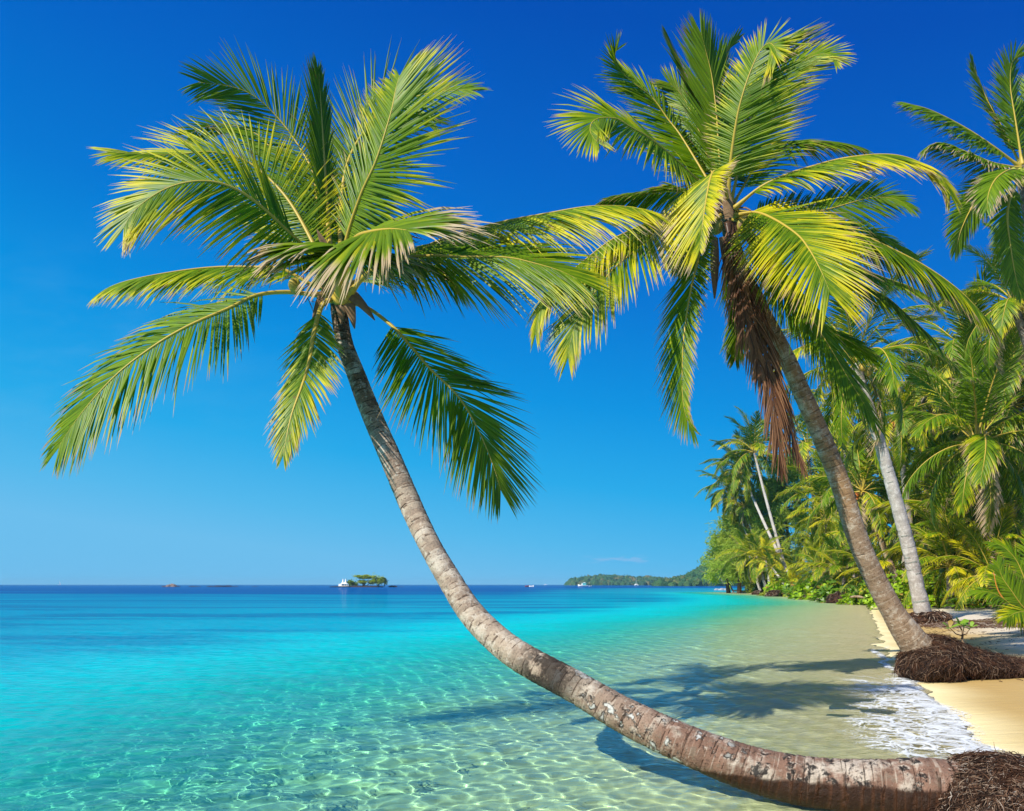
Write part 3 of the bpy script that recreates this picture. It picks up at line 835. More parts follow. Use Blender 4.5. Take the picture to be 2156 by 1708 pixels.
specs2 = [
    ([(1515, 430, 0), (1489, 398, -.2), (1454, 366, -.45), (1407, 322, -.8), (1362, 287, -1.05), (1328, 268, -1.2), (1303, 252, -1.3), (1280, 248, -1.4), (1258, 250, -1.5), (1245, 260, -1.6), (1243, 278, -1.7), (1255, 296, -1.8), (1272, 309, -1.85)], .66, (-.2, -.85, .45), dict(nl=100, phi=(66, 26), grav=.55, c=(.6, .3, 0))),
    ([(1518, 425, .2), (1438, 293, .6), (1407, 252, .7), (1375, 208, .7), (1337, 177, .65), (1312, 155, .6), (1296, 129, .5), (1297, 107, .4), (1311, 101, .3)], .62, (.45, -.8, .3), dict(nl=92, phi=(60, 24), grav=.3, c=(.45, .2, 0))),
    ([(1520, 425, .3), (1500, 300, .4), (1460, 200, .4), (1445, 164, .3), (1425, 120, .3), (1404, 70, .3)], .5, (.9, -.4, .1), dict(nl=70, phi=(30, 14), grav=.15, c=(.25, .2, 0), start=.3)),
    ([(1525, 430, .1), (1514, 328, .1), (1508, 237, .1), (1498, 158, .1), (1485, 104, .05), (1474, 57, 0), (1470, 18, 0)], .74, dk, dict(nl=104, phi=(44, 16), grav=.12, c=(.22, .2, 0), crop=.88)),
    ([(1518, 428, .3), (1490, 330, .6), (1462, 250, .8), (1435, 200, .9), (1403, 168, .9)], .72, (-.3, -.85, .3), dict(nl=90, phi=(52, 22), grav=.25, c=(.45, .2, 0))),
    ([(1530, 430, .5), (1528, 280, .9), (1542, 210, 1.1), (1570, 165, 1.2), (1600, 132, 1.2)], .6, (-.2, -.85, .4), dict(nl=84, phi=(52, 22), grav=.3, c=(.5, .25, 0))),
    ([(1527, 430, .5), (1515, 200, .8), (1525, 122, .9), (1542, 93, .9), (1563, 68, .9)], .42, (.8, -.5, .2), dict(nl=64, phi=(30, 14), grav=.15, c=(.2, .2, 0), start=.3)),
    ([(1533, 430, -.1), (1538, 347, -.3), (1552, 249, -.5), (1567, 189, -.6), (1586, 136, -.65), (1605, 101, -.7), (1622, 91, -.8), (1634, 106, -.9), (1638, 130, -.95)], .76, (-.5, -.8, .25), dict(nl=104, phi=(70, 30), grav=.2, c=(.55, .3, 0), side=(.55, 1.08))),
    ([(1538, 430, .3), (1583, 240, .6), (1608, 196, .65), (1643, 158, .65), (1678, 133, .6), (1722, 115, .5), (1752, 117, .4), (1768, 134, .3)], .68, (-.15, -.8, .5), dict(nl=96, phi=(56, 24), grav=.3, c=(.58, .25, 0))),
    ([(1534, 445, -.1), (1528, 400, -.5), (1512, 362, -.9), (1498, 368, -1.2), (1487, 418, -1.4), (1480, 467, -1.5), (1475, 505, -1.5), (1472, 538, -1.5)], .78, (-.62, -.66, .4), dict(nl=84, phi=(66, 28), grav=.45, c=(.85, .55, 0), start=.25, side=(.35, 1.05))),
    ([(1545, 440, -.1), (1600, 395, -.3), (1658, 367, -.45), (1712, 350, -.55), (1759, 337, -.6), (1806, 329, -.7), (1854, 325, -.75), (1895, 328, -.8), (1933, 340, -.85), (1964, 359, -.9), (1989, 385, -.95), (2008, 425, -1)], .66, (.1, -.55, .82), dict(nl=112, phi=(56, 26), grav=.6, dih=-14, c=(.68, .35, 0), start=.1)),
    ([(1540, 435, .4), (1617, 312, .7), (1664, 299, .8), (1721, 296, .8), (1781, 302, .75), (1826, 314, .7)], .6, (.1, -.3, .95), dict(nl=84, phi=(50, 22), grav=.75, dih=-18, c=(.4, .25, 0))),
    ([(1545, 445, .5), (1680, 450, .9), (1745, 440, 1.0), (1794, 426, 1.0), (1838, 416, 1.0), (1885, 419, .95), (1928, 442, .9)], .58, (.5, -.8, .3), dict(nl=84, phi=(52, 22), grav=.6, c=(.25, .2, 0))),
    ([(1550, 448, 0), (1633, 451, -.15), (1690, 460, -.25), (1759, 476, -.35), (1822, 498, -.45), (1885, 527, -.5), (1939, 555, -.55), (1983, 583, -.6), (2024, 615, -.65), (2059, 650, -.7), (2090, 684, -.7), (2109, 714, -.7)], .68, (.2, -.35, .92), dict(nl=116, phi=(54, 22), grav=.95, dih=-22, c=(.55, .35, 0), start=.12)),
    ([(1545, 455, -.15), (1590, 447, -.4), (1633, 463, -.75), (1680, 495, -1.15), (1705, 527, -1.4), (1724, 561, -1.6), (1740, 596, -1.7), (1752, 628, -1.75)], .80, (-.15, -.82, .5), dict(nl=112, phi=(66, 26), grav=.4, c=(.74, .35, 0), start=.1, tipf=.6)),
    ([(1545, 455, .2), (1680, 510, .3), (1760, 560, .3), (1819, 599, .25), (1869, 627, .2), (1917, 669, .15), (1958, 706, .1), (1984, 739, .1)], .6, (.3, -.5, .8), dict(nl=96, phi=(52, 20), grav=.75, dih=-15, c=(.38, .3, 0))),
    ([(1545, 460, -.1), (1580, 485, -.25), (1620, 540, -.4), (1648, 587, -.5), (1696, 653, -.6), (1743, 725, -.7), (1785, 795, -.75), (1825, 860, -.8), (1848, 898, -.8)], .78, (.62, -.76, .15), dict(nl=110, phi=(50, 18), grav=.3, c=(.42, .25, 0), start=.12)),
    ([(1515, 455, -.2), (1490, 478, -.4), (1475, 528, -.55), (1460, 585, -.65), (1449, 642, -.7), (1441, 699, -.75), (1437, 756, -.75), (1437, 832, -.75), (1446, 881, -.75), (1470, 920, -.75)], .62, (-.75, -.62, .1), dict(nl=100, phi=(50, 20), grav=.35, c=(.5, .45, 0), start=.14, side=(.5, 1))),
    # dead brown fronds folded down along the stem
    ([(1537, 470, -.25), (1552, 529, -.4), (1570, 582, -.42), (1587, 650, -.45), (1602, 718, -.5), (1620, 794, -.5), (1632, 870, -.5), (1640, 940, -.45), (1648, 990, -.4)], .56, (-.1, -1, .1), dict(nl=84, phi=(30, 12), grav=.9, c=(.2, .4, 1), start=.12, wid=.02, gap=.08, crop=1.0, jit=1.1)),
    ([(1545, 470, -.22), (1568, 560, -.3), (1595, 650, -.32), (1622, 740, -.35), (1648, 840, -.35), (1668, 920, -.35), (1692, 985, -.35)], .48, (.2, -1, .1), dict(nl=80, phi=(26, 10), grav=.9, c=(.2, .4, 1), start=.2, wid=.02, gap=.12, crop=1.0, jit=1.1)),
    ([(1532, 470, -.3), (1542, 540, -.45), (1556, 610, -.5), (1572, 680, -.52), (1590, 745, -.5), (1602, 800, -.5)], .5, (-.3, -1, .1), dict(nl=70, phi=(28, 14), grav=.9, c=(.2, .4, 1), start=.04, wid=.02, gap=.1, crop=1.0, jit=1.2)),
    ([(1512, 440, .2), (1448, 407, .35), (1400, 403, .4), (1358, 408, .4), (1300, 416, .4), (1258, 429, .4)], .42, (0, .2, 1), dict(nl=76, phi=(52, 22), grav=.9, dih=-20, c=(.42, .3, 0))),
    ([(1512, 452, -.05), (1480, 457, -.2), (1418, 450, -.45), (1358, 472, -.65), (1288, 505, -.8), (1238, 542, -.9), (1193, 580, -.95), (1158, 615, -1), (1134, 665, -1), (1124, 722, -1)], .58, (-.2, -.35, .92), dict(nl=100, phi=(54, 20), grav=1.0, dih=-20, c=(.7, .35, 0), start=.2)),
    ([(1514, 458, -.1), (1482, 462, -.3), (1423, 466, -.6), (1378, 495, -.8), (1328, 535, -.95), (1288, 570, -1.05), (1253, 615, -1.1), (1223, 660, -1.15), (1203, 710, -1.15), (1193, 770, -1.15)], .70, (-.35, -.75, .55), dict(nl=100, phi=(54, 20), grav=.7, c=(.7, .4, 0), start=.2)),
    ([(1522, 460, .5), (1475, 505, .8), (1440, 540, .9), (1412, 566, .9)], .32, (.3, -.8, .4), dict(nl=60, grav=.5, c=(.3, .2, 0))),
    ([(1535, 470, .5), (1550, 560, .8), (1560, 640, .9), (1555, 700, .9), (1548, 762, .9)], .5, (.3, -.9, .2), dict(nl=76, phi=(44, 18), grav=.4, c=(.35, .3, 0))),
    ([(1550, 455, .4), (1640, 480, .7), (1760, 540, .9), (1850, 580, 1.0), (1930, 610, 1.1), (1990, 660, 1.2)], .62, (.3, -.5, .8), dict(nl=90, phi=(52, 20), grav=.8, c=(.4, .3, 0))),
    ([(1548, 450, .6), (1640, 462, 1.0), (1740, 478, 1.3), (1840, 492, 1.5), (1935, 540, 1.5)], .58, (.5, -.7, .4), dict(nl=84, phi=(52, 20), grav=.5, c=(.3, .25, 0))),
    ([(1545, 462, .2), (1600, 540, .4), (1660, 620, .5), (1720, 680, .5), (1790, 720, .5), (1850, 760, .5)], .66, (.4, -.75, .4), dict(nl=90, phi=(50, 20), grav=.5, c=(.45, .3, 0))),
]
hero(p2, 10.3, specs2)
v, f = [], []
for k in range(12):
    a = W(1530 + q.uniform(-25, 35), 440 + q.uniform(-15, 20), 10.25)
    e = W(q.choice((1440, 1470, 1500, 1600, 1480)) + q.uniform(-25, 25), 440 + q.uniform(-60, 60), 9.95)
    pp, _ = catmull([a, a.lerp(e, .55) + Vector((0, 0, .12)), e], 8)
    tube(v, f, pp, [.012, .012, .010, .009, .008, .007, .005, .004], 5)
    for j in range(12):
        s = pp[q.randint(3, 7)]
        tube(v, f, [s, s + Vector((q.gauss(0, .09), q.gauss(0, .09), q.uniform(-.2, .06)))], [.004, .002], 3)
link('fruit_stalk', mesh('fruit_stalk', v, f, m_dead), p2)
v, f = [], []
for x, y, a, l in ((1470, 470, -1.6, .5), (1462, 480, -1.5, .45), (1520, 500, -1.4, 1.0), (1545, 495, -1.3, 1.1), (1505, 500, -1.6, .8), (1560, 470, -1.1, .6), (1535, 460, 1.7, .4)):
    p = W(x, y, 10.0)
    d_ = Vector((math.cos(a), -.1, math.sin(a)))
    b_ = Vector((-math.sin(a), .3, math.cos(a))).normalized()
    v, f = [], []
    i0 = 0
    for s in range(6):
        t = s / 5
        c = p + d_ * l * t
        hw = .06 * math.sin(math.pi * (.25 + .72 * t)) + .004
        v += [c - b_ * hw, c + Vector((0, -.03, 0)), c + b_ * hw]
    for s in range(5):
        a0 = i0 + s * 3
        f += [(a0, a0 + 1, a0 + 4, a0 + 3), (a0 + 1, a0 + 2, a0 + 5, a0 + 4)]
    link('leaf_base', mesh('leaf_base', v, f, m_dead), p2)
for x, y in ((1560, 478), (1578, 470), (1508, 478)):
    nut('coconut', W(x, y, 10.1), .085, (.30, .26, .05), p2)

#@@MORE

# ================================================================== shared fronds of the grove palms
def arc(kind):
    return {'up': [(0, 0, 0), (.3, 0, .03), (.6, 0, .02), (.84, 0, -.05), (1, 0, -.15)],
            'arch': [(0, 0, 0), (.28, 0, .07), (.56, 0, .05), (.80, 0, -.10), (.93, 0, -.28)],
            'droop': [(0, 0, 0), (.24, 0, .03), (.48, 0, -.04), (.70, 0, -.20), (.84, 0, -.42)]}[kind]


SH = {}
for det, nl, segs, wd in (('near', 70, 3, .0125), ('mid', 46, 2, .018), ('far', 26, 2, .03)):
    for kind in ('up', 'arch', 'droop'):
        SH[det, kind] = [frond(arc(kind), .25, (0, 0, 1), nl=nl, segs=segs, wid=wd, r0=.012, rsides=4, seed=s, phi=(58, 24), gap=.05, start=.16,
                               grav={'up': .35, 'arch': .75, 'droop': .9}[kind], dih={'up': 4, 'arch': -12, 'droop': -20}[kind], clump=.1)
                         for s in (1, 2, 3)]


def crown(root, c, r, nf, det, q, col, top=80, low=-55, dead=0, roll=8):
    a0 = q.uniform(0, 6.28)
    for i in range(nf):
        u = (i + .5) / nf
        el = top + (low - top) * u ** .9 + q.uniform(-7, 7)
        kind = 'up' if u < .3 else ('arch' if u < .66 else 'droop')
        az = a0 + i * 2.399963 + q.uniform(-.25, .25)
        o = bpy.data.objects.new('frond', q.choice(SH[det, kind]))
        C.objects.link(o)
        o.parent = root
        s = r * (1.08 if u < .7 else .95) * q.uniform(.88, 1.1)
        o.matrix_local = Matrix.Translation(c - root.location) @ Matrix.Rotation(az, 4, 'Z') @ Matrix.Rotation(-R(el), 4, 'Y') @ Matrix.Rotation(R(q.gauss(0, roll)), 4, 'X') @ Matrix.Diagonal((s, s, s, 1))
        b = 1 if i >= nf - dead else 0
        y = min(1, max(0, col[0] + .07 + q.gauss(0, .12) + .12 * (u - .5)))
        o.color = (y, col[1] * q.uniform(.6, 1.5) if not b else 1.15, b * .3, 1)
        if b: tag(o, 'dry brown hanging frond')


def palm(label, cx, cy, dc, bx, db, r, nf=20, det='mid', rad=.16, col=(.42, .25), nuts=0, m=None, seed=0, bow=.0, group='palms of the shore grove', dead=0, top=80, low=-55, base_h=None, nutcol=(.45, .30, .05), name='coconut_palm', cat='palm tree', flare=1.7):
    q = random.Random(seed + 31)
    c = W(cx, cy, dc)
    bX = (bx * K - 512) / F * db
    b = Vector((bX, db, gz(bX, db) - .1))
    root = empty(name, b, label, cat, group)
    h = (c - b).length
    side = Vector((1, 0, 0)) * bow * h
    mid = b.lerp(c, .35) + side
    mid2 = b.lerp(c, .7) + side * .8
    P = [b, b.lerp(mid, .12), b.lerp(mid, .4), mid, mid2, c]
    link('trunk', trunk(P, [rad * flare, rad * 1.3, rad * 1.08, rad, rad * .85, rad * .7], m or m_barkf, seed, rows=110 if det == 'near' else 46, sides=14 if det == 'near' else 8, ring=(.10, .18) if det == 'near' else (.3, .5), amp=.07), root)
    crown(root, c + (c - P[-2]).normalized() * .05, r, nf, det, q, col, top, low, dead)
    for k in range(nuts):
        a = q.uniform(0, 6.28)
        s = r * .06
        nut('coconut', c + Vector((math.cos(a) * s * 1.8, math.sin(a) * s * 1.8 - s, -s * q.uniform(.2, 2.2))), s * .62, nutcol, root)
    return root


# near palms of the grove
palm('coconut palm with pale ringed trunk standing on the sand behind the root mound palm', 1800, 765, 25.6, 1950, 26, 3.1, 18, 'near', .21, (.45, .3), 3, m_bark3, 3, .015, base_h=.2, flare=2.5, dead=1)
rt = palm('coconut palm with heavy yellow nut bunches, crown cut by right edge', 2135, 640, 30, 2330, 30, 2.9, 22, 'near', .2, (.42, .3), 12, m_barkf, 5, .01, dead=2, nutcol=(.55, .42, .06))
palm('bushy dark crowned coconut palm, short brown trunk, one bleached frond hanging at its neck', 2056, 935, 36, 2108, 36, 4.7, 26, 'near', .2, (.30, .3), 3, m_bark2, 8, .0, dead=1, top=85, low=-40)
palm('coconut palm with orange nuts at its crown behind the upper pale ringed trunk', 1889, 884, 46, 1935, 46, 3.8, 20, 'near', .18, (.5, .3), 7, m_barkf, 9, 0, nutcol=(.55, .25, .04))
palm('coconut palm with one reddish nut and a brown trunk between the two leaning trunks', 1816, 1036, 52, 1908, 51, 4.3, 22, 'mid', .2, (.42, .35), 3, m_bark2, 12, .0, nutcol=(.6, .18, .04), dead=2)
palm('coconut palm with bright front fronds close behind the warm brown leaning trunk', 1772, 880, 70, 1800, 70, 4.8, 20, 'mid', .19, (.5, .3), 5, m_barkf, 14, 0, nutcol=(.5, .28, .05))
palm('tall thin coconut palm half hidden by the warm brown leaning trunk, fronds hanging low', 1700, 942, 92, 1735, 92, 5.6, 18, 'mid', .2, (.55, .3), 0, m_barkf, 15, 0, low=-70)
# the slender group on the point
palm('tallest slender palm of the point with long pale trunk slanting to the right', 1588, 953, 112, 1672, 106, 6.0, 26, 'mid', .22, (.36, .3), 0, m_bark3, 21, -.01, low=-42)
palm('slender palm of the point with full round crown in front of the tallest one', 1564, 998, 116, 1684, 104, 5.8, 28, 'mid', .22, (.42, .25), 0, m_bark3, 22, -.012, low=-42)
palm('slender palm of the point with small crown leaning farthest out over the water', 1530, 1031, 124, 1610, 122, 4.6, 22, 'mid', .18, (.36, .3), 0, m_bark3, 23, -.01, low=-45)
palm('slender palm of the point with yellowing skirt, second from the open sea', 1549, 1052, 122, 1616, 120, 4.4, 20, 'mid', .18, (.62, .3), 0, m_bark3, 24, -.01, low=-75)
palm('slender palm of the point with dry brown skirt under a sparse crown', 1567, 1068, 120, 1630, 118, 3.4, 14, 'mid', .17, (.55, .4), 0, m_bark3, 25, -.01, low=-75, dead=3)
palm('small lone palm slanting out over the sea at the tip of the point', 1511, 1172, 128, 1546, 127, 2.5, 16, 'far', .12, (.30, .5), 0, m_bark3, 26, -.01, dead=3, low=-60)
palm('low palm at the point with drooping yellow green fronds and a grey trunk slanting left', 1578, 1168, 108, 1604, 107, 4.3, 16, 'mid', .20, (.6, .35), 0, m_bark3, 27, 0, low=-70, top=70)
palm('low palm at the point with dead fronds clinging under its crown', 1592, 1172, 106, 1618, 105, 3.9, 14, 'mid', .20, (.45, .4), 0, m_bark3, 28, 0, low=-75, dead=3)
palm('young palm with bright yellow upright fronds near the end of the point', 1612, 1180, 104, 1624, 103, 3.0, 15, 'mid', .17, (1.0, .2), 0, m_bark3, 29, 0, low=-15, top=82)
palm('palm of the point with a bare trunk slanting low to the left above the stumps', 1626, 1196, 97, 1672, 94, 2.6, 12, 'mid', .17, (.5, .35), 0, m_bark3, 30, 0, low=-30)
# the bright slope of palms behind the log
for i, (cx, cy, dd, r, y, lb) in enumerate((
        (1735, 1040, 84, 4.6, .55, 'palm with arching fronds, upper left of the bright clump behind the fallen log'),
        (1768, 1062, 78, 4.8, .62, 'palm with lime fronds spilling left, middle of the bright clump behind the fallen log'),
        (1738, 1098, 80, 4.2, .66, 'palm with yellow lower fronds, front left of the bright clump behind the fallen log'),
        (1792, 1126, 66, 4.2, .52, 'palm with drooping fronds beside the warm brown leaning trunk, above the shore bushes'),
        (1712, 1135, 88, 3.8, .5, 'palm with low drooping crown, bottom left of the bright clump behind the fallen log'))):
    palm(lb, cx, cy, dd, cx + 20, dd, r, 20, 'mid', .18, (y, .25), 0, m_barkf, 40 + i, 0, low=-70)
for i, (cx, cy, dd, r, y, lb) in enumerate((
        (1730, 1205, 74, 3.6, .55, 'trunkless young palm in the shore bushes above the upturned root stump'),
        (1776, 1212, 62, 3.4, .5, 'trunkless young palm with dry lower fronds left of the warm brown trunk foot'),
        (1668, 1232, 88, 2.6, .6, 'small trunkless palm beside the foot of the two slender trunks'),
        (1985, 1045, 50, 4.3, .42, 'young palm with upright feathery crown right of the pale ringed trunk'),
        (2050, 1145, 43, 5.0, .5, 'large young palm with arching fronds and brown shaggy heart right of the pale trunk foot'),
        (1870, 1218, 53, 3.0, .7, 'young palm with yellow fronds hanging to the sand behind the pale trunk foot'),
        (1935, 1135, 50, 3.2, .55, 'young palm whose horizontal fronds cross behind the pale ringed trunk'),
        (2000, 1195, 39, 3.2, .6, 'low young palm with fronds sweeping the bushes just right of the pale trunk'),
        (2090, 1215, 36, 3.0, .55, 'low young palm at the sand edge above the two fallen coconuts'),
        (1830, 1215, 58, 3.4, .6, 'low young palm with fronds over the bank, left behind the warm brown trunk'),
        (2120, 1090, 40, 4.2, .5, 'young palm with pale arching fronds at the right edge behind the bushes'))):
    palm(lb, cx, cy, dd, cx + 3, dd, r, 19, 'near' if dd < 45 else 'mid', .2, (y, .3), 0, m_barkf, 60 + i, 0, top=84, low=-28 if i != 5 else -60, flare=1.3, group='young palms at the edge of the grove', dead=2 if i in (1, 4) else 0)
# the two palms at the right edge, frond by frond
r4 = empty('coconut_palm', W(2230, 1310, 22), 'tall coconut palm half outside the frame at top right, dark fronds against the sky', 'palm tree', 'palms of the shore grove')
link('trunk', trunk([W(2235, 1312, 22), W(2225, 1000, 22), W(2190, 600, 21.8), W(2150, 352, 21.6)], [.3, .2, .18, .16], m_barkf, 77, rows=160, sides=14, ring=(.1, .18)), r4)
kw = dict(nl=80, wid=.05, r0=.05, segs=3, phi=(56, 22))
hero(r4, 21.6, [
    ([(2148, 352, 0), (2090, 308, -.2), (2030, 268, -.3), (1960, 232, -.4), (1906, 216, -.4)], .95, (.5, -.5, .7), dict(kw, grav=.8, dih=-15, c=(.12, .2, 0))),
    ([(2148, 355, -.1), (2090, 343, -.4), (2040, 322, -.6), (1985, 302, -.7), (1957, 306, -.7), (1947, 318, -.7)], .8, (.1, -.2, 1), dict(kw, grav=1.0, dih=-20, c=(.25, .5, 0))),
    ([(2150, 350, .2), (2110, 270, .4), (2078, 210, .5), (2057, 160, .5), (2048, 128, .4)], .8, (.7, -.7, .1), dict(kw, grav=.3, c=(.15, .2, 0))),
    ([(2152, 348, 0), (2137, 250, 0), (2127, 180, 0), (2131, 132, -.1), (2148, 114, -.2)], .95, (.4, -.9, .1), dict(kw, grav=.4, c=(.2, .3, 0))),
    ([(2152, 348, .3), (2165, 260, .5), (2190, 170, .5), (2215, 130, .5)], .9, (-.5, -.8, .2), dict(kw, grav=.4, c=(.2, .2, 0))),
    ([(2150, 360, -.3), (2125, 358, -1.0), (2098, 375, -1.5), (2082, 405, -1.8), (2078, 440, -1.9)], .9, (-.1, -.6, .8), dict(kw, grav=.6, c=(.3, .5, 0))),
    ([(2146, 362, 0), (2095, 385, -.2), (2052, 428, -.3), (2025, 480, -.4), (2012, 528, -.4)], .9, (.5, -.75, .4), dict(kw, grav=.5, c=(.12, .2, 0))),
    ([(2148, 366, -.2), (2122, 440, -.4), (2128, 520, -.5), (2140, 590, -.5), (2150, 622, -.5)], .7, (-.3, -.9, .1), dict(kw, grav=.5, c=(.3, .2, 0))),
    ([(2155, 360, .2), (2220, 390, .3), (2270, 450, .3), (2300, 520, .3)], .9, (0, -.5, .9), dict(kw, grav=.8, c=(.3, .2, 0))),
    ([(2155, 352, .2), (2220, 300, .3), (2290, 270, .3), (2340, 290, .3)], .9, (0, -.5, .9), dict(kw, grav=.8, c=(.3, .2, 0)))])
q = random.Random(5)
for k in range(9):
    nut('coconut', W(2150 + q.uniform(-18, 14), 362 + q.uniform(-4, 22), 21.2), .11, (.40, .42, .06), r4)
r6 = empty('young_palm', W(2195, 1318, 19.5), 'young palm at lower right, broad fronds and an orange dead midrib over the sand', 'palm tree', 'young palms at the edge of the grove')
link('trunk', trunk([W(2195, 1320, 19.5), W(2192, 1304, 19.5), W(2188, 1290, 19.5)], [.2, .16, .1], m_barkf, 78, rows=20, sides=12), r6)
kw = dict(nl=60, wid=.04, r0=.025, segs=3, phi=(56, 22))
hero(r6, 19.5, [
    ([(2190, 1312, 0), (2156, 1300, -.3), (2120, 1266, -.5), (2094, 1250, -.6), (2070, 1245, -.65), (2052, 1250, -.7)], .7, (.3, -.4, .85), dict(kw, grav=.9, dih=-15, c=(.35, .2, 0))),
    ([(2190, 1308, 0), (2156, 1280, -.2), (2129, 1243, -.3), (2110, 1215, -.3), (2100, 1185, -.3)], .62, (-.3, -.9, .3), dict(kw, grav=.3, c=(.35, .2, 0))),
    ([(2190, 1306, .2), (2165, 1240, .3), (2140, 1180, .3), (2110, 1150, .3), (2085, 1145, .3)], .6, (-.1, -.7, .7), dict(kw, grav=.6, c=(.45, .2, 0))),
    ([(2190, 1310, -.3), (2170, 1290, -.9), (2140, 1290, -1.2), (2115, 1305, -1.4)], .7, (0, -.5, .9), dict(kw, grav=.8, c=(.6, .3, 0))),
    ([(2192, 1305, .1), (2185, 1220, .2), (2175, 1150, .2), (2170, 1120, .2)], .62, (-.4, -.9, 0), dict(kw, grav=.3, c=(.4, .2, 0))),
    ([(2194, 1305, .1), (2230, 1230, .2), (2270, 1200, .2), (2300, 1210, .2)], .9, (0, -.6, .8), dict(kw, grav=.6, c=(.4, .2, 0)))])
v, f = [], []
pp, _ = catmull([W(2092, 1205, 19.0), W(2100, 1240, 19.0), W(2118, 1268, 19.0), W(2145, 1300, 19.1), W(2190, 1330, 19.2)], 20)
tube(v, f, pp, [.008 + .03 * i / 19 for i in range(20)], 6)
m_or, g, b = mat('dead_midrib')
b.inputs['Base Color'].default_value = (.52, .20, .03, 1)
link('dead_midrib', mesh('dead_midrib', v, f, m_or), r6)

# deeper palms of the grove
q = random.Random(19)
tl = lambda x: np.interp(x, [1640, 1690, 1750, 1850, 1900, 1960, 2020, 2080, 2160], [1020, 930, 840, 800, 800, 770, 735, 710, 690])
n_ = 0
tries = 0
pl = []
while n_ < 38 and tries < 6000:
    tries += 1
    x = q.uniform(1745, 2200)
    dd = q.uniform(40, 104)
    X_ = (x * K - 512) / F * dd
    if float(sdist(np.array([X_ + 1.5]), np.array([dd]))[0]) < 4: continue
    y = q.uniform(float(tl(x)) + 20, 1190)
    zc = W(x, y, dd).z
    if zc < 3.2 or zc > 17: continue
    if any(abs(x - a) < 46 and abs(y - b_) < 46 for a, b_ in pl): continue
    pl.append((x, y))
    palm('coconut palm deep in the crowded grove, mostly covered by nearer fronds', x, y, dd, x + q.uniform(-10, 40), dd, q.uniform(3.8, 5.2), 20, 'mid' if dd < 75 else 'far', .17,
         (q.uniform(.2, .55), .3), 0, m_barkf, 200 + n_, q.uniform(-.02, .02), group='palms deep in the grove', dead=q.choice((0, 0, 1, 2)), low=-60)
    n_ += 1

# ================================================================== bushes
m_shr = bpy.data.materials.new('bush_leaf')
m_shr.use_nodes = True
nt = m_shr.node_tree
nt.nodes.clear()
g = N(nt)
out = g.n('ShaderNodeOutputMaterial')
la = g.sep(g.att('leaf').outputs['Color'])
oi = g.n('ShaderNodeObjectInfo')
col = g.mix(la[0], g.scale(oi.outputs['Color'], (.55, .62, .5)), g.scale(oi.outputs['Color'], (1.35, 1.25, 1.1)))
col = g.mix(g.ss(la[1], .93, .97), col, (.38, .25, .05))
pb = g.n('ShaderNodeBsdfPrincipled')
g.put(pb.inputs['Base Color'], col)
pb.inputs['Roughness'].default_value = .4
tr = g.n('ShaderNodeBsdfTranslucent')
g.put(tr.inputs['Color'], g.scale(col, (1.4, 1.4, .6)))
ms = g.n('ShaderNodeMixShader')
ms.inputs[0].default_value = .35
nt.links.new(pb.outputs[0], ms.inputs[1]); nt.links.new(tr.outputs[0], ms.inputs[2])
nt.links.new(ms.outputs[0], out.inputs[0])
m_twig, g, b = mat('twig')
b.inputs['Base Color'].default_value = (.22, .15, .09, 1)


def leafclump(v, f, at, c, ax, n, ln, q):
    """a rosette of oval leaves"""
    a = ax.orthogonal().normalized()
    b_ = ax.cross(a).normalized()
    for k in range(n):
        an = 2 * math.pi * k / n + q.uniform(-.4, .4)
        d_ = ((a * math.cos(an) + b_ * math.sin(an)) * q.uniform(.7, 1) + ax * q.uniform(.1, .9)).normalized()
        s_ = d_.cross(ax).normalized()
        nn = s_.cross(d_)
        l = ln * q.uniform(.7, 1.2)
        i0 = len(v)
        cc = (q.random(), q.random(), 0, 1)
        for t, hw, dz in ((0, .05, 0), (.35, .17, .02), (.75, .27, 0), (1, .03, -.1)):
            p = c + d_ * l * t + nn * l * dz
            v += [p - s_ * hw * l, p + s_ * hw * l]
            at += [cc, cc]
        for s in range(3):
            j = i0 + 2 * s
            f.append((j, j + 1, j + 3, j + 2))


def bushmesh(seed, n=230, ln=.13):
    q = random.Random(seed)
    v, f, at, v2, f2 = [], [], [], [], []
    for k in range(n):
        an = q.uniform(0, 6.28)
        rr = q.random() ** .5
        p = Vector((math.cos(an) * rr, math.sin(an) * rr, 0))
        zt = (1 - rr * rr) ** .5 * .85
        p.z = zt * q.random() ** .45 + .05
        p += Vector((q.gauss(0, .06), q.gauss(0, .06), q.gauss(0, .08)))
        p.z = max(.04, p.z + .25 * noise.noise(p * 2.4 + Vector((seed * 3, 0, 0))))
        leafclump(v, f, at, p, Vector((p.x * .6 + q.gauss(0, .3), p.y * .6 + q.gauss(0, .3), .8)).normalized(), 6, ln, q)
        if k % 4 == 0:
            tube(v2, f2, [Vector((p.x * .15, p.y * .15, 0)), p * .55 + Vector((0, 0, .05)), p], [.014, .010, .006], 4)
    return mesh('foliage', v, f, m_shr, False, {'leaf': at}), mesh('stems', v2, f2, m_twig)


BM = {('near', s): bushmesh(s, 260, .14) for s in (1, 2, 3)}
BM.update({('far', s): bushmesh(s + 5, 170, .24) for s in (1, 2, 3)})


def bush(label, x, y, d, r, h, colr, det='far', group='shrubs under the palms', cat='bush', name='bush'):
    p = W(x, y, d)
    p.z = gz(p.x, d) - .05
    root = empty(name, p, label, cat, group)
    s = rnd.choice((1, 2, 3))
    for k, (nm, me) in enumerate((('foliage', BM[det, s][0]), ('stem', BM[det, s][1]))):
        o = bpy.data.objects.new(nm, me)
        C.objects.link(o)
        o.parent = root
        o.matrix_local = Matrix.Rotation(rnd.uniform(0, 6.28), 4, 'Z') @ Matrix.Diagonal((r, r, h, 1)) if k == 0 else o2
        o2 = o.matrix_local.copy()
        o.color = colr + (1,)


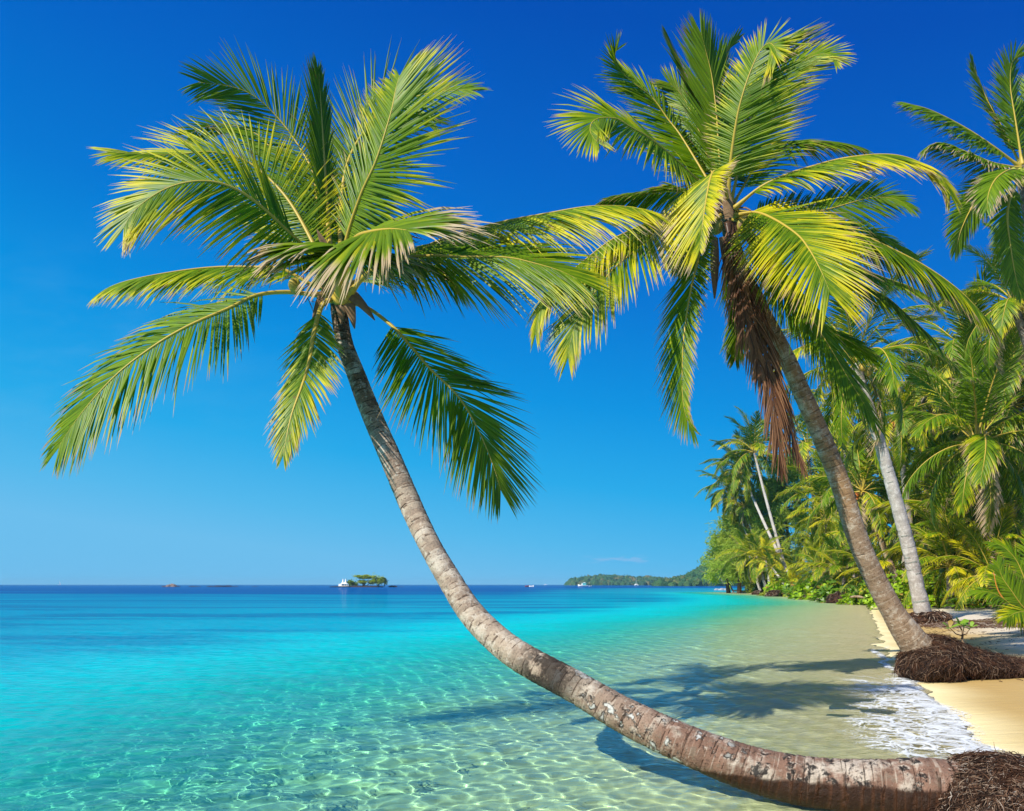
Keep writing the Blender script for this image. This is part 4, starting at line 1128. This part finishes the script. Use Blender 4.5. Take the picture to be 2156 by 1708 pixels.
br, md, dkk = (.28, .44, .015), (.13, .25, .015), (.05, .115, .012)
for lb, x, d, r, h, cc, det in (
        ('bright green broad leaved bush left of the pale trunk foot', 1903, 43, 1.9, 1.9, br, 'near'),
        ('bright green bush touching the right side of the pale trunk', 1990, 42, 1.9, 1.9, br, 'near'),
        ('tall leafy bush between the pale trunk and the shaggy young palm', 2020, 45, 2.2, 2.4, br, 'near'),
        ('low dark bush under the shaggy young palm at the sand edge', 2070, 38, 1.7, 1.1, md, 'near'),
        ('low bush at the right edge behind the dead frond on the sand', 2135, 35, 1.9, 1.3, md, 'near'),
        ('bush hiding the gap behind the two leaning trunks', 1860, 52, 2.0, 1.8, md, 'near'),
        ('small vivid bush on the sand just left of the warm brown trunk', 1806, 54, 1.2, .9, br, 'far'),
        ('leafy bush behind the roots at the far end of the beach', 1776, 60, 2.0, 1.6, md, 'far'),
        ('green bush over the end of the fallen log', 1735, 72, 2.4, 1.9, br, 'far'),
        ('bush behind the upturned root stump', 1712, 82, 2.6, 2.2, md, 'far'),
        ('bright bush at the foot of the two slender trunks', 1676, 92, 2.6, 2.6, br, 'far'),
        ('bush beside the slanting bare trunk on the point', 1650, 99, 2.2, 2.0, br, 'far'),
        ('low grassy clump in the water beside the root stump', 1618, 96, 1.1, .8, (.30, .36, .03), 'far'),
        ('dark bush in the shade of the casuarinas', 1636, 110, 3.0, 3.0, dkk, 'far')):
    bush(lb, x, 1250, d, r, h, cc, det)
q = random.Random(4)
k = 0
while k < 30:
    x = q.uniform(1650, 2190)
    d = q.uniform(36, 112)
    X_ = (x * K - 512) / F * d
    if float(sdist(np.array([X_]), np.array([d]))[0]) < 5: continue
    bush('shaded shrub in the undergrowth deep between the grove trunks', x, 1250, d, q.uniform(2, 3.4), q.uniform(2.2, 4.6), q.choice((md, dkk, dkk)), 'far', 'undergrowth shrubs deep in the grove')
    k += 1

# ================================================================== casuarinas on the point
m_cas = bpy.data.materials.new('casuarina_needles')
m_cas.use_nodes = True
nt = m_cas.node_tree
nt.nodes.clear()
g = N(nt)
out = g.n('ShaderNodeOutputMaterial')
la = g.sep(g.att('leaf').outputs['Color'])
col = g.mix(la[0], (.22, .33, .04), (.46, .54, .09))
db_ = g.n('ShaderNodeBsdfDiffuse'); g.put(db_.inputs['Color'], col)
tr = g.n('ShaderNodeBsdfTranslucent'); g.put(tr.inputs['Color'], g.scale(col, (1.2, 1.25, .7)))
ms = g.n('ShaderNodeMixShader'); ms.inputs[0].default_value = .45
nt.links.new(db_.outputs[0], ms.inputs[1]); nt.links.new(tr.outputs[0], ms.inputs[2])
nt.links.new(ms.outputs[0], out.inputs[0])
m_csb, g, b = mat('casuarina_bark')
b.inputs['Base Color'].default_value = (.11, .07, .045, 1)


def casuarina(label, x, dd, h, r, seed, low=.22, dens=13000):
    q = random.Random(seed)
    X_ = (x * K - 512) / F * dd
    b0 = Vector((X_, dd, gz(X_, dd) - .1))
    root = empty('casuarina_tree', b0, label, 'tree', 'casuarinas on the point')
    v, f = [], []
    P, _ = catmull([b0, b0 + Vector((q.uniform(-.4, .4), 0, h * .35)), b0 + Vector((q.uniform(-.8, .8), 0, h * .7)), b0 + Vector((q.uniform(-1, 1), 0, h * .98))], 16)
    tube(v, f, P, [.34 * (1 - i / 16.5) + .03 for i in range(16)], 8)
    cl = []
    for k in range(60):
        t = q.uniform(low, 1)
        p = P[int(t * 15)]
        an = q.uniform(0, 6.28)
        rr = r * (1.05 - .75 * ((t - low) / (1 - low)) ** 1.3) * q.uniform(.45, 1.1)
        e = p + Vector((math.cos(an) * rr, math.sin(an) * rr, q.uniform(-.05, .45) * rr))
        m_ = p.lerp(e, .5) + Vector((0, 0, .12 * rr))
        tube(v, f, [p, m_, e], [.07, .05, .02], 4)
        for j in range(3): cl.append((p.lerp(e, q.uniform(.5, 1.05)) + Vector((q.gauss(0, .4), q.gauss(0, .4), q.gauss(0, .3))), q.uniform(.7, 1.5)))
    link('trunk', mesh('trunk', v, f, m_csb), root)
    v, f, at = [], [], []
    for k in range(dens):
        c, s = q.choice(cl)
        p = c + Vector((q.gauss(0, .42), q.gauss(0, .42), q.gauss(0, .30))) * s
        d_ = Vector((q.gauss(0, .6), q.gauss(0, .6), q.uniform(-.9, .5))).normalized()
        l = q.uniform(.4, .95)
        s_ = d_.cross(Vector((q.gauss(0, 1), q.gauss(0, 1), q.gauss(0, 1)))).normalized() * q.uniform(.035, .08)
        i0 = len(v)
        v += [p - s_, p + s_, p + d_ * l + s_ * .3 + Vector((0, 0, -.08)), p + d_ * l - s_ * .3 + Vector((0, 0, -.08))]
        cc = (q.random(), 0, 0, 1)
        at += [cc] * 4
        f.append((i0, i0 + 1, i0 + 2, i0 + 3))
    link('crown', mesh('crown', v, f, m_cas, False, {'leaf': at}), root)


casuarina('feathery pale green casuarina at the sea end of the point', 1534, 127, 13.0, 4.6, 1, .16)
casuarina('feathery casuarina behind the slender palm trunks of the point', 1578, 124, 14.5, 5.5, 2, .2)
casuarina('tall feathery casuarina behind the young yellow palm', 1622, 120, 18, 6.0, 3, .12, 15000)
casuarina('darker casuarina inland between the point and the bright palm clump', 1662, 118, 21, 6.0, 4, .12, 15000)
casuarina('low spreading casuarina with dark bare trunks over the driftwood', 1556, 121, 7.5, 4.6, 5, .4, 7000)

# ================================================================== logs, stumps and litter on the shore
def stump(label, x, y, d, r, h, n, seed):
    p = W(x, y, d)
    c = (p.x, p.y, gz(p.x, d) + h * .35)
    o = link('root_stump', fibre_ball('root_stump', c, r, r * .9, h * .75, n, seed, (.15, .5), .022, .16, lift=.35))
    tag(o, label, 'stump', 'upturned root stumps on the shore')


stump('largest matted root stump lying in the shallows at the end of the fallen log', 1631, 1250, 90, .95, .85, 900, 1)
stump('small dark root stump in the water nearest the open sea', 1597, 1246, 106, .8, .6, 500, 2)
stump('brown root stump just behind the small dark one', 1600, 1243, 112, .95, .9, 500, 3)
stump('upright root stump on the bank behind the fallen log', 1717, 1240, 80, .95, 1.5, 800, 4)
stump('spread brown root mat on the sand at the far end of the beach', 1778, 1252, 58, 1.2, .8, 900, 6)
stump('reddish root mat beside the small vivid bush', 1760, 1252, 64, .9, .6, 500, 7)


def log(label, pts, rads, m, name='fallen_log', branch=()):
    P = [Vector(p) for p in pts]
    me = trunk(P, rads, m, len(label), rows=60, sides=10, ring=(.3, .5), amp=.1, name=name)
    tag(link(name, me), label, 'log')


log('long pale fallen palm log lying along the shore with one end on the bank', [W(1648, 1253, 91) + Vector((0, 0, .05)), W(1680, 1252, 89), W(1700, 1250, 87), W(1722, 1246, 84)], [.17, .19, .22, .3], m_bark3)
log('long dark driftwood log at the waterline under the casuarinas', [W(1545, 1243.0, 126), W(1560, 1245, 125), W(1585, 1245, 125), W(1602, 1245, 124)], [.10, .17, .2, .2], m_bark2)
log('thin dark driftwood stick on the sand beside the warm brown trunk', [W(1790, 1257, 50), W(1806, 1256, 50), W(1822, 1259, 49)], [.06, .08, .05], m_bark2)

# litter round the pale trunk and the strand of dead frond
v, f, at = [], [], []
q = random.Random(8)
for k in range(7000):
    a, rr = q.uniform(0, 6.28), q.random() ** .5
    x = 14.9 + math.cos(a) * rr * 2.5 + q.gauss(0, .25)
    y = 23.6 + math.sin(a) * rr * 2.2 + q.gauss(0, .2)
    p = Vector((x, y, gz(x, y) + .015 + .05 * (1 - rr)))
    an = q.gauss(.2, .9)
    l = q.uniform(.06, .3)
    d_ = Vector((math.cos(an), math.sin(an), q.uniform(-.05, .25)))
    tube(v, f, [p, p + d_ * l * .5 + Vector((0, 0, .02)), p + d_ * l], [.008, .008, .004], 3, False, at, (.55 + .45 * q.random(), 0, 0, 1))
tag(link('leaf_litter', mesh('leaf_litter', v, f, m_fib, True, {'strand': at})), 'reddish brown litter of palm fibre on the sand round the pale trunk', 'litter', kind='stuff')
link_root = fibre_ball('root_mass', W(1955, 1304, 26.0) + Vector((0, 0, -.02)), .68, .62, .30, 1800, 21, (.06, .22), .012, .14)
for o_ in list(C.objects):
    if o_.get('label', '').startswith('coconut palm with pale ringed trunk standing'):
        link('root_mass', link_root, o_)


def lyingfrond(label, pts, L, c, seed):
    P = []
    for x, y, dd in pts:
        p = W(x, y, dd)
        p.z = gz(p.x, p.y) + .06
        P.append(p)
    me = frond(P, L, (0, 0, 1), nl=60, wid=.05, segs=3, grav=.5, dih=6, seed=seed, r0=.03)
    o = link('fallen_frond', me)
    o.color = c + (1,)
    tag(o, label, 'palm frond', 'dead fronds on the sand')


lyingfrond('dry orange brown frond lying on the sand right of the pale trunk', [(2020, 1304, 24.5), (2060, 1304, 24.4), (2110, 1306, 24.2)], .55, (.3, .5, .8), 3)
lyingfrond('dark brown frond lying behind the orange one beside the two coconuts', [(2050, 1298, 25.5), (2090, 1300, 25.4), (2140, 1302, 25.2)], .5, (.2, .4, 1), 4)
tag(nut('coconut', Vector((16.4, 23.2, gz(16.4, 23.2) + .12)), .17, (.30, .20, .17)), 'grey brown fallen coconut on the white sand, the whole one of two', 'coconut', 'fallen coconuts')
tag(nut('coconut', Vector((16.85, 23.15, gz(16.85, 23.15) + .1)), .14, (.26, .14, .07)), 'smaller brown fallen coconut with dark eye on the white sand', 'coconut', 'fallen coconuts')

v, f, at = [], [], []
q = random.Random(77)
k = 0
while k < 420:
    y = q.uniform(10.5, 24)
    x = float(np.interp(y, SHORE[:, 1], SHORE[:, 0])) + abs(q.gauss(.9, 1.6)) + .35
    p = Vector((x, y, gz(x, y) + .008))
    an = q.uniform(0, 6.28)
    l = q.uniform(.02, .14)
    d_ = Vector((math.cos(an), math.sin(an), q.uniform(0, .12)))
    tube(v, f, [p, p + d_ * l * .5 + Vector((0, 0, .006)), p + d_ * l], [.005, .006, .003], 3, False, at, (.2 + .7 * q.random(), 0, 0, 1))
    k += 1
tag(link('beach_debris', mesh('beach_debris', v, f, m_fib, True, {'strand': at})), 'scattered dry bits of twig and fibre on the open sand', 'debris', kind='stuff')

# sapling on the root mound
sp = W(2040, 1386, 11.25)
root = empty('sapling', sp, 'thin leafy sapling growing out of the dark root mound', 'sapling')
v, f, v2, f2, at = [], [], [], [], []
main, _ = catmull([sp, W(2032, 1362, 11.2), W(2025, 1345, 11.2), W(2026, 1330, 11.2), W(2019, 1316, 11.2)], 14)
tube(v, f, main, [.022 - .0011 * i for i in range(14)], 6)
q = random.Random(2)
tips = [(W(2019, 1314, 11.2), 1), (W(2000, 1322, 11.1), 4), (W(2044, 1321, 11.1), 4), (W(2029, 1319, 11.2), 6)]
for e, i in tips[1:]:
    p = main[13 - i]
    tube(v, f, [p, p.lerp(e, .5) + Vector((0, 0, -.03)), e], [.010, .008, .005], 5)
p = main[4]
tube(v, f, [p, p + Vector((-.12, -.05, .05)), p + Vector((-.25, -.1, .14))], [.012, .008, .004], 5)
for e, _i in tips:
    leafclump(v2, f2, at, e, Vector((q.gauss(0, .2), -.4, .9)).normalized(), 6 if _i == 1 else 4, .15 if _i == 1 else .12, q)
link('stem', mesh('stem', v, f, m_twig), root)
o = link('foliage', mesh('foliage', v2, f2, m_shr, False, {'leaf': at}), root)
o.color = (.20, .36, .03, 1)

# ================================================================== the far headland
m_hill, g, b = mat('headland_soil')
pos = g.n('ShaderNodeNewGeometry').outputs['Position']
g.put(b.inputs['Base Color'], g.mix(g.noise(pos, .05, 4), (.025, .06, .025), (.07, .10, .03)))
m_can, g, b = mat('far_canopy')
la = g.sep(g.att('leaf').outputs['Color'])
col = g.ramp(la[0], [(0, (.018, .06, .022)), (.5, (.035, .10, .03)), (.8, (.07, .12, .03)), (1, (.13, .11, .045))])
pos = g.n('ShaderNodeNewGeometry').outputs['Position']
col = g.mix(g.math('MULTIPLY', g.ss(g.noise(pos, .9, 3), .45, .65), .6), col, g.scale(col, (.45, .5, .5)))
g.put(b.inputs['Base Color'], col)


def ridge(name, D0, prof, depth, lab, seed, n, rb):
    q = random.Random(seed)
    xs = [p[0] for p in prof]; hs = [p[1] for p in prof]
    nx, ny = 120, 26
    v, f = [], []
    for j in range(ny):
        t = j / (ny - 1)
        for i in range(nx):
            x = xs[0] + (xs[-1] - xs[0]) * i / (nx - 1)
            h = (1231.5 - float(np.interp(x, xs, hs))) * K / F * D0
            prof_t = math.sin(math.pi * min(1, t * .95 + .03)) ** .7
            p = W(x, 1231, D0 + depth * (t - .5))
            v.append(Vector((p.x, p.y, -1.5 + (h + 1.5 - rb * .8) * prof_t * (1 + .15 * noise.noise(Vector((x * .03, t * 5, seed)))))))
    for j in range(ny - 1):
        for i in range(nx - 1):
            f.append((j * nx + i, j * nx + i + 1, (j + 1) * nx + i + 1, (j + 1) * nx + i))
    tag(link(name, mesh(name, v, f, m_hill)), kind='structure')
    V, Fc, at = [], [], []
    for k in range(n):
        p = v[q.randrange(nx * int(ny * .62)) if q.random() < .85 else q.randrange(nx * ny)] + Vector((q.uniform(-rb, rb), q.uniform(-rb, rb), 0))
        if p.z < -.6: continue
        r = rb * q.uniform(.45, 1.15)
        c = q.random()
        b0 = len(V)
        nu, nv = 9, 6
        sq = q.uniform(.7, 1.25)
        for j in range(nv + 1):
            th = math.pi * j / nv
            for i in range(nu):
                an = 2 * math.pi * i / nu
                dr = Vector((math.sin(th) * math.cos(an), math.sin(th) * math.sin(an), math.cos(th)))
                kk = r * (1 + .55 * noise.noise(dr * 2.1 + p * .7))
                V.append(p + Vector((dr.x, dr.y, dr.z * sq)) * kk)
                at.append((min(1, max(0, c + .25 * noise.noise(dr * 4 + p))), 0, 0, 1))
        for j in range(nv):
            for i in range(nu):
                i2 = (i + 1) % nu
                Fc.append((b0 + j * nu + i, b0 + (j + 1) * nu + i, b0 + (j + 1) * nu + i2, b0 + j * nu + i2))
        # broken edge: a few loose leaf tufts
        for j in range(14):
            dr = Vector((q.gauss(0, 1), q.gauss(0, 1), abs(q.gauss(0, 1)))).normalized()
            e = p + Vector((dr.x, dr.y, dr.z * sq)) * r * q.uniform(.85, 1.25)
            s_ = Vector((q.gauss(0, 1), q.gauss(0, 1), q.gauss(0, 1))).normalized() * r * .22
            t_2 = Vector((q.gauss(0, 1), q.gauss(0, 1), q.gauss(0, 1))).normalized() * r * .22
            i0 = len(V)
            V.extend((e - s_, e + t_2, e + s_)); at.extend([(c, 0, 0, 1)] * 3); Fc.append((i0, i0 + 1, i0 + 2))
    tag(link('headland_forest', mesh('headland_forest', V, Fc, m_can, False, {'leaf': at})), lab, 'forest', kind='stuff')


ridge('hill_far', 1350, [(1180, 1231), (1200, 1226), (1212, 1220), (1235, 1215), (1262, 1213), (1285, 1212), (1310, 1214), (1340, 1216), (1375, 1217), (1410, 1219), (1470, 1222)], 240, 'distant blue green forest covering the low outer headland', 3, 1500, 6.0)
ridge('hill_near', 760, [(1375, 1231), (1390, 1222), (1412, 1219), (1440, 1214), (1455, 1208), (1470, 1199), (1484, 1192), (1500, 1189), (1530, 1184), (1580, 1180), (1640, 1184), (1700, 1190)], 190, 'green forest covering the nearer headland hill beside the point', 5, 1900, 4.2)

# ================================================================== rocks, islet and boats
m_rock, g, b = mat('sea_rock')
ob = g.n('ShaderNodeTexCoord').outputs['Object']
oi = g.n('ShaderNodeObjectInfo')
g.put(b.inputs['Base Color'], g.mix(g.ss(g.noise(ob, 1.2, 5, .6), .4, .65), g.scale(oi.outputs['Color'], (.5, .5, .55)), oi.outputs['Color']))


def rock(label, x, d, w_, h, colr, seed, group='rocks of the reef', name='rock', zb=-.3):
    p = W(x, 1231, d)
    v, f = [], []
    nu, nv = 18, 10
    for j in range(nv + 1):
        th = math.pi * j / nv
        for i in range(nu):
            an = 2 * math.pi * i / nu
            dr = Vector((math.sin(th) * math.cos(an), math.sin(th) * math.sin(an), math.cos(th)))
            k = 1 + .35 * noise.noise(dr * 1.6 + Vector((seed * 7, 0, 0))) + .15 * noise.noise(dr * 4 + Vector((seed * 7, 0, 0)))
            v.append(Vector((dr.x * w_ * k, dr.y * w_ * .6 * k, dr.z * h * k)))
    for j in range(nv):
        for i in range(nu):
            i2 = (i + 1) % nu
            f.append((j * nu + i, (j + 1) * nu + i, (j + 1) * nu + i2, j * nu + i2))
    o = bpy.data.objects.new(name, mesh(name, v, f, m_rock, False))
    C.objects.link(o)
    o.location = (p.x, d, zb)
    o.color = colr + (1,)
    return tag(o, label, 'rock', group)


dr_ = (.05, .03, .03)
rock('pinkish pale boulder, the tallest rock of the reef left of the islet', 361, 480, 3.4, 1.9, (.30, .21, .17), 1)
rock('flat dark rock touching the pinkish boulder', 369, 480, 3.2, .9, dr_, 2)
rock('small flat reef rock left of the pinkish boulder', 347, 480, 2.4, .75, (.12, .05, .03), 3)
rock('little dark reef rock, first right of the pinkish boulder', 404, 480, 2.2, .75, dr_, 4)
rock('thin dark reef rock, second right of the pinkish boulder', 416, 480, 2.5, .6, dr_, 5)
rock('dark rounded reef rock in the middle of the row', 443, 480, 2.4, .8, dr_, 6)
rock('widest dark reef rock, low and long', 471, 480, 6.5, 1.15, (.06, .03, .03), 7)
rock('last thin reef rock before the gap to the islet', 496, 480, 2.6, .55, dr_, 8)
rock('low dark reef rock midway in the gap left of the islet', 536, 480, 2.2, .5, dr_, 13)
rock('dark rock spit just right of the islet', 827, 420, 2.6, 1.0, (.10, .04, .03), 9)
rock('tiny dark reef rock farther right of the islet', 846, 430, 1.6, .5, dr_, 10)
rock('pale boulder awash off the point, the left one', 1511, 128 * 1.5, 1.0, .75, (.55, .55, .55), 11, 'pale boulders off the point')
rock('pale boulder awash off the point, the right one with dark foot', 1523, 128 * 1.5, 1.1, .85, (.5, .5, .5), 12, 'pale boulders off the point')
o = rock('low dark rock shelf carrying the trees and pavilion of the islet', 757, 415, 13.5, .9, (.07, .04, .035), 20, None, 'islet_rock', -.1)


def leaftree(label, x, d, zt, h, rx, n, colr, seed, flatn=.6, group='trees of the islet', zb=.3):
    q = random.Random(seed)
    p = W(x, 1231, d)
    b0 = Vector((p.x, d, zb))
    root = empty('islet_tree', b0, label, 'tree', group)
    v, f = [], []
    cl = []
    for k in range(7):
        a = q.uniform(0, 6.28)
        rr = rx * q.uniform(.2, .85)
        e = b0 + Vector((math.cos(a) * rr, math.sin(a) * rr * .7, zt - zb - h * q.uniform(.15, .6)))
        tube(v, f, [b0, b0.lerp(e, .45) + Vector((0, 0, .3)), e], [.16, .1, .04], 5)
        cl.append(e)
    link('trunk', mesh('trunk', v, f, m_csb), root)
    v, f, at = [], [], []
    for k in range(n):
        c = q.choice(cl)
        p_ = c + Vector((q.gauss(0, rx * .22), q.gauss(0, rx * .2), q.gauss(0, h * .2 * flatn)))
        leafclump(v, f, at, p_, Vector((q.gauss(0, .3), q.gauss(0, .3), 1)).normalized(), 5, .62, q)
    o = link('crown', mesh('crown', v, f, m_shr, False, {'leaf': at}), root)
    o.color = colr + (1,)


leaftree('islet tree with a flat spreading umbrella crown', 765, 415, 5.9, 2.2, 5.4, 800, (.42, .52, .03), 1)
leaftree('leafy lower islet tree under the umbrella crown', 770, 414, 3.3, 2.4, 4.4, 560, (.42, .52, .03), 2)
leaftree('round bright islet tree at the right end', 796, 415, 5.0, 4.4, 3.0, 620, (.42, .52, .03), 3, 1)
leaftree('thin dark islet tree at the far right tip', 809, 416, 4.2, 3.4, 1.7, 140, (.12, .24, .04), 4, 1)
leaftree('dark rounded islet bush beside the umbrella tree', 744, 414, 2.8, 2.4, 2.2, 320, (.24, .36, .03), 5, 1)
leaftree('small dark islet tree beside the white pavilion', 736, 415, 3.4, 2.2, 1.7, 120, (.14, .25, .04), 6, 1)

m_white, g, b = mat('white_paint')
b.inputs['Base Color'].default_value = (.82, .82, .80, 1)
m_teal, g, b = mat('teal_paint')
b.inputs['Base Color'].default_value = (.12, .50, .48, 1)
m_red, g, b = mat('red_paint')
b.inputs['Base Color'].default_value = (.35, .05, .03, 1)
m_darkp, g, b = mat('dark_paint')
b.inputs['Base Color'].default_value = (.03, .03, .04, 1)


def box(v, f, x0, x1, y0, y1, z0, z1):
    b0 = len(v)
    v += [Vector(p) for p in ((x0, y0, z0), (x1, y0, z0), (x1, y1, z0), (x0, y1, z0), (x0, y0, z1), (x1, y0, z1), (x1, y1, z1), (x0, y1, z1))]
    f += [tuple(b0 + i for i in q_) for q_ in ((0, 3, 2, 1), (4, 5, 6, 7), (0, 1, 5, 4), (1, 2, 6, 5), (2, 3, 7, 6), (3, 0, 4, 7))]


def local(name, root, v, f, m, smooth=False):
    o = bpy.data.objects.new(name, mesh(name, v, f, m, smooth))
    C.objects.link(o)
    o.parent = root
    return o


p = W(724, 1231, 414)
root = empty('pavilion', (p.x, 414, .5), 'white pavilion with two pointed tent tops on the left end of the islet', 'pavilion')
v, f = [], []
box(v, f, -2.6, 2.6, -1.5, 1.5, 0, .25)
box(v, f, -2.5, -1.0, -1.2, 1.2, .25, 1.2)
for x in (-.8, .5, 1.6, 2.4): box(v, f, x - .06, x + .06, -1.2, -1.08, .25, 1.3)
local('wall', root, v, f, m_white)
v, f = [], []
box(v, f, -.9, 2.3, -.9, -.8, .3, .9)
local('counter', root, v, f, m_darkp)
for cx in (-.45, .95):
    v, f = [], []
    prof = [(1.35, 1.2), (.85, 1.55), (.42, 2.1), (.34, 2.8), (.22, 3.4), (.02, 3.95)]
    for r_, z_2 in prof:
        for i in range(12): v.append(Vector((cx + math.cos(i * math.pi / 6) * r_, math.sin(i * math.pi / 6) * r_, z_2)))
    for j in range(len(prof) - 1):
        for i in range(12): f.append((j * 12 + i, j * 12 + (i + 1) % 12, (j + 1) * 12 + (i + 1) % 12, (j + 1) * 12 + i))
    local('tent_top', root, v, f, m_white, True)


def hull(L_, B, H_, sheer=.5):
    v, f = [], []
    n = 14
    for i in range(n + 1):
        t = i / n
        wd = B / 2 * (math.sin(math.pi * (.12 + .76 * min(1, t * 1.02))) ** .6) * (1 if t < .75 else max(.03, 1 - ((t - .75) / .25) ** 1.6))
        zt = H_ * (1 + sheer * (2 * t - .9) ** 2 * (1.4 if t > .5 else .5))
        x = L_ * (t - .5)
        v += [Vector((x, -wd, zt)), Vector((x, -wd * .8, H_ * .3)), Vector((x, 0, -.2)), Vector((x, wd * .8, H_ * .3)), Vector((x, wd, zt)), Vector((x, 0, zt - .12))]
    for i in range(n):
        for k in range(6):
            k2 = (k + 1) % 6
            f.append((i * 6 + k, i * 6 + k2, (i + 1) * 6 + k2, (i + 1) * 6 + k))
    f.append((0, 1, 2, 3, 4, 5)); f.append((n * 6 + 5, n * 6 + 4, n * 6 + 3, n * 6 + 2, n * 6 + 1, n * 6))
    return v, f


def boat(label, cat, x, d, L_, B, H_, m, rz=0, extra=None, name='boat', group='boats off the headland'):
    p = W(x, 1231, d)
    root = empty(name, (p.x, d, 0), label, cat, group)
    root.rotation_euler.z = rz
    v, f = hull(L_, B, H_)
    local('hull', root, v, f, m)
    if extra: extra(root)
    return root


def fish(root):
    v, f = [], []
    box(v, f, -2.4, .3, -.8, .8, .75, 2.5); box(v, f, -2.7, .7, -.95, .95, 2.503, 2.62)
    local('cabin', root, v, f, m_teal)
    v, f = [], []
    box(v, f, -.1, .95, -.7, .7, .7, 2.3); box(v, f, -1.9, -.6, -.6, .6, 2.623, 3.0)
    local('wheelhouse', root, v, f, m_white)
    v, f = [], []
    box(v, f, .955, .97, -.5, .5, 1.5, 2.0); box(v, f, .1, .8, -.715, -.703, 1.45, 2.0)
    local('window', root, v, f, m_darkp)
    v, f = [], []
    tube(v, f, [Vector((1.2, 0, .7)), Vector((1.2, 0, 3.6))], .05, 5)
    tube(v, f, [Vector((-2.2, 0, 2.6)), Vector((-2.2, 0, 3.5))], .04, 5)
    local('mast', root, v, f, m_darkp)
    v, f = [], []
    box(v, f, -3.0, 2.2, -1.03, -1.0, .42, .54)
    local('stripe', root, v, f, m_red)


boat('white fishing boat with teal cabin anchored before the headland', 'fishing boat', 1227, 600, 7.4, 2.2, .85, m_white, math.pi + .15, fish, 'fishing_boat')


def dark_in(root):
    v, f = [], []
    box(v, f, -.8, .3, -.35, .35, .25, .62)
    local('seat', root, v, f, m_darkp)


def dark_motor(root):
    dark_in(root)
    v, f = [], []
    box(v, f, -1.5, -1.25, -.15, .15, .3, .95)
    local('motor', root, v, f, m_darkp)


boat('tiny white dinghy floating just right of the fishing boat', 'dinghy', 1243, 610, 2.6, 1.0, .42, m_white, .2, dark_in, 'dinghy')
boat('small dark red rowing boat beside the white motor boat', 'rowing boat', 1110, 470, 2.6, 1.1, .6, m_red, .3, dark_in, 'rowing_boat')
boat('small white open motor boat beside the red rowing boat', 'motor boat', 1119, 468, 3.0, 1.1, .6, m_white, -.4, dark_motor, 'motor_boat')


def cat(root):
    v, f = [], []
    tube(v, f, [Vector((0, 0, 1.5)), Vector((0, 0, 11.5))], [.14, .08], 6)
    tube(v, f, [Vector((0, 0, 2.8)), Vector((0, 3.4, 2.7))], [.12, .1], 5)
    local('mast', root, v, f, m_white)
    v, f = [], []
    box(v, f, -1.5, 1.5, -2, 2.5, 1.05, 2.3); box(v, f, -2.6, 2.6, -2.6, 3, .9, 1.048)
    local('cabin', root, v, f, m_white)
    v, f = [], []
    box(v, f, -1.1, 1.1, -2.03, -2.0, 1.5, 2.0)
    local('window', root, v, f, m_darkp)
    for s in (-1, 1):
        v, f = hull(8, 1.0, .9, .2)
        v = [Vector((-p_.y + s * 2.1, p_.x, p_.z)) for p_ in v]
        local('float', root, v, f, m_white)


p = W(1339.5, 1231, 1120)
rc = empty('catamaran', (p.x, 1120, 0), 'white catamaran seen end on with bare mast before the headland', 'catamaran', 'boats off the headland')
cat(rc)


def wheel(root):
    v, f = [], []
    box(v, f, -3, 1, -1.2, 1.2, 1.2, 2.9)
    local('cabin', root, v, f, m_white)


boat('white speedboat on the horizon between the rowing boat and the headland', 'speedboat', 1149, 2400, 11, 3, 1.3, m_white, .1, wheel, 'speedboat', None)
p = W(125, 1231, 3000)


def sail(root):
    v, f = [], []
    tube(v, f, [Vector((0, 0, 1)), Vector((0, 0, 15))], [.12, .07], 5)
    local('mast', root, v, f, m_white)
    v, f = [], []
    for j in range(7):
        t = j / 6
        for i in range(4):
            s_ = i / 3
            v.append(Vector((.15 + s_ * 4.2 * (1 - t), .5 * math.sin(math.pi * s_) * (1 - t), 1.8 + 12.5 * t)))
    for j in range(6):
        for i in range(3): f.append((j * 4 + i, j * 4 + i + 1, (j + 1) * 4 + i + 1, (j + 1) * 4 + i))
    local('sail', root, v, f, m_white, True)


boat('lone white sailing boat far out on the horizon at left', 'sailing boat', 125, 2800, 10, 3, 1.2, m_white, .4, sail, 'sailing_boat', None)

# ------------------------------------------------------------------ clear sea air between here and the headland
m_haze = bpy.data.materials.new('haze')
m_haze.use_nodes = True
nt = m_haze.node_tree
nt.nodes.clear()
g = N(nt)
out = g.n('ShaderNodeOutputMaterial')
pv = g.n('ShaderNodeVolumePrincipled')
pv.inputs['Color'].default_value = (.36, .74, 1, 1)
pv.inputs['Density'].default_value = .00015
nt.links.new(pv.outputs[0], out.inputs['Volume'])
v, f = [], []
box(v, f, -7000, 7000, -60, 6000, -9, 27)
o = link('haze', mesh('haze', v, f, m_haze, False))
tag(o, 'thin sea haze in front of the far headland', 'haze', kind='stuff')
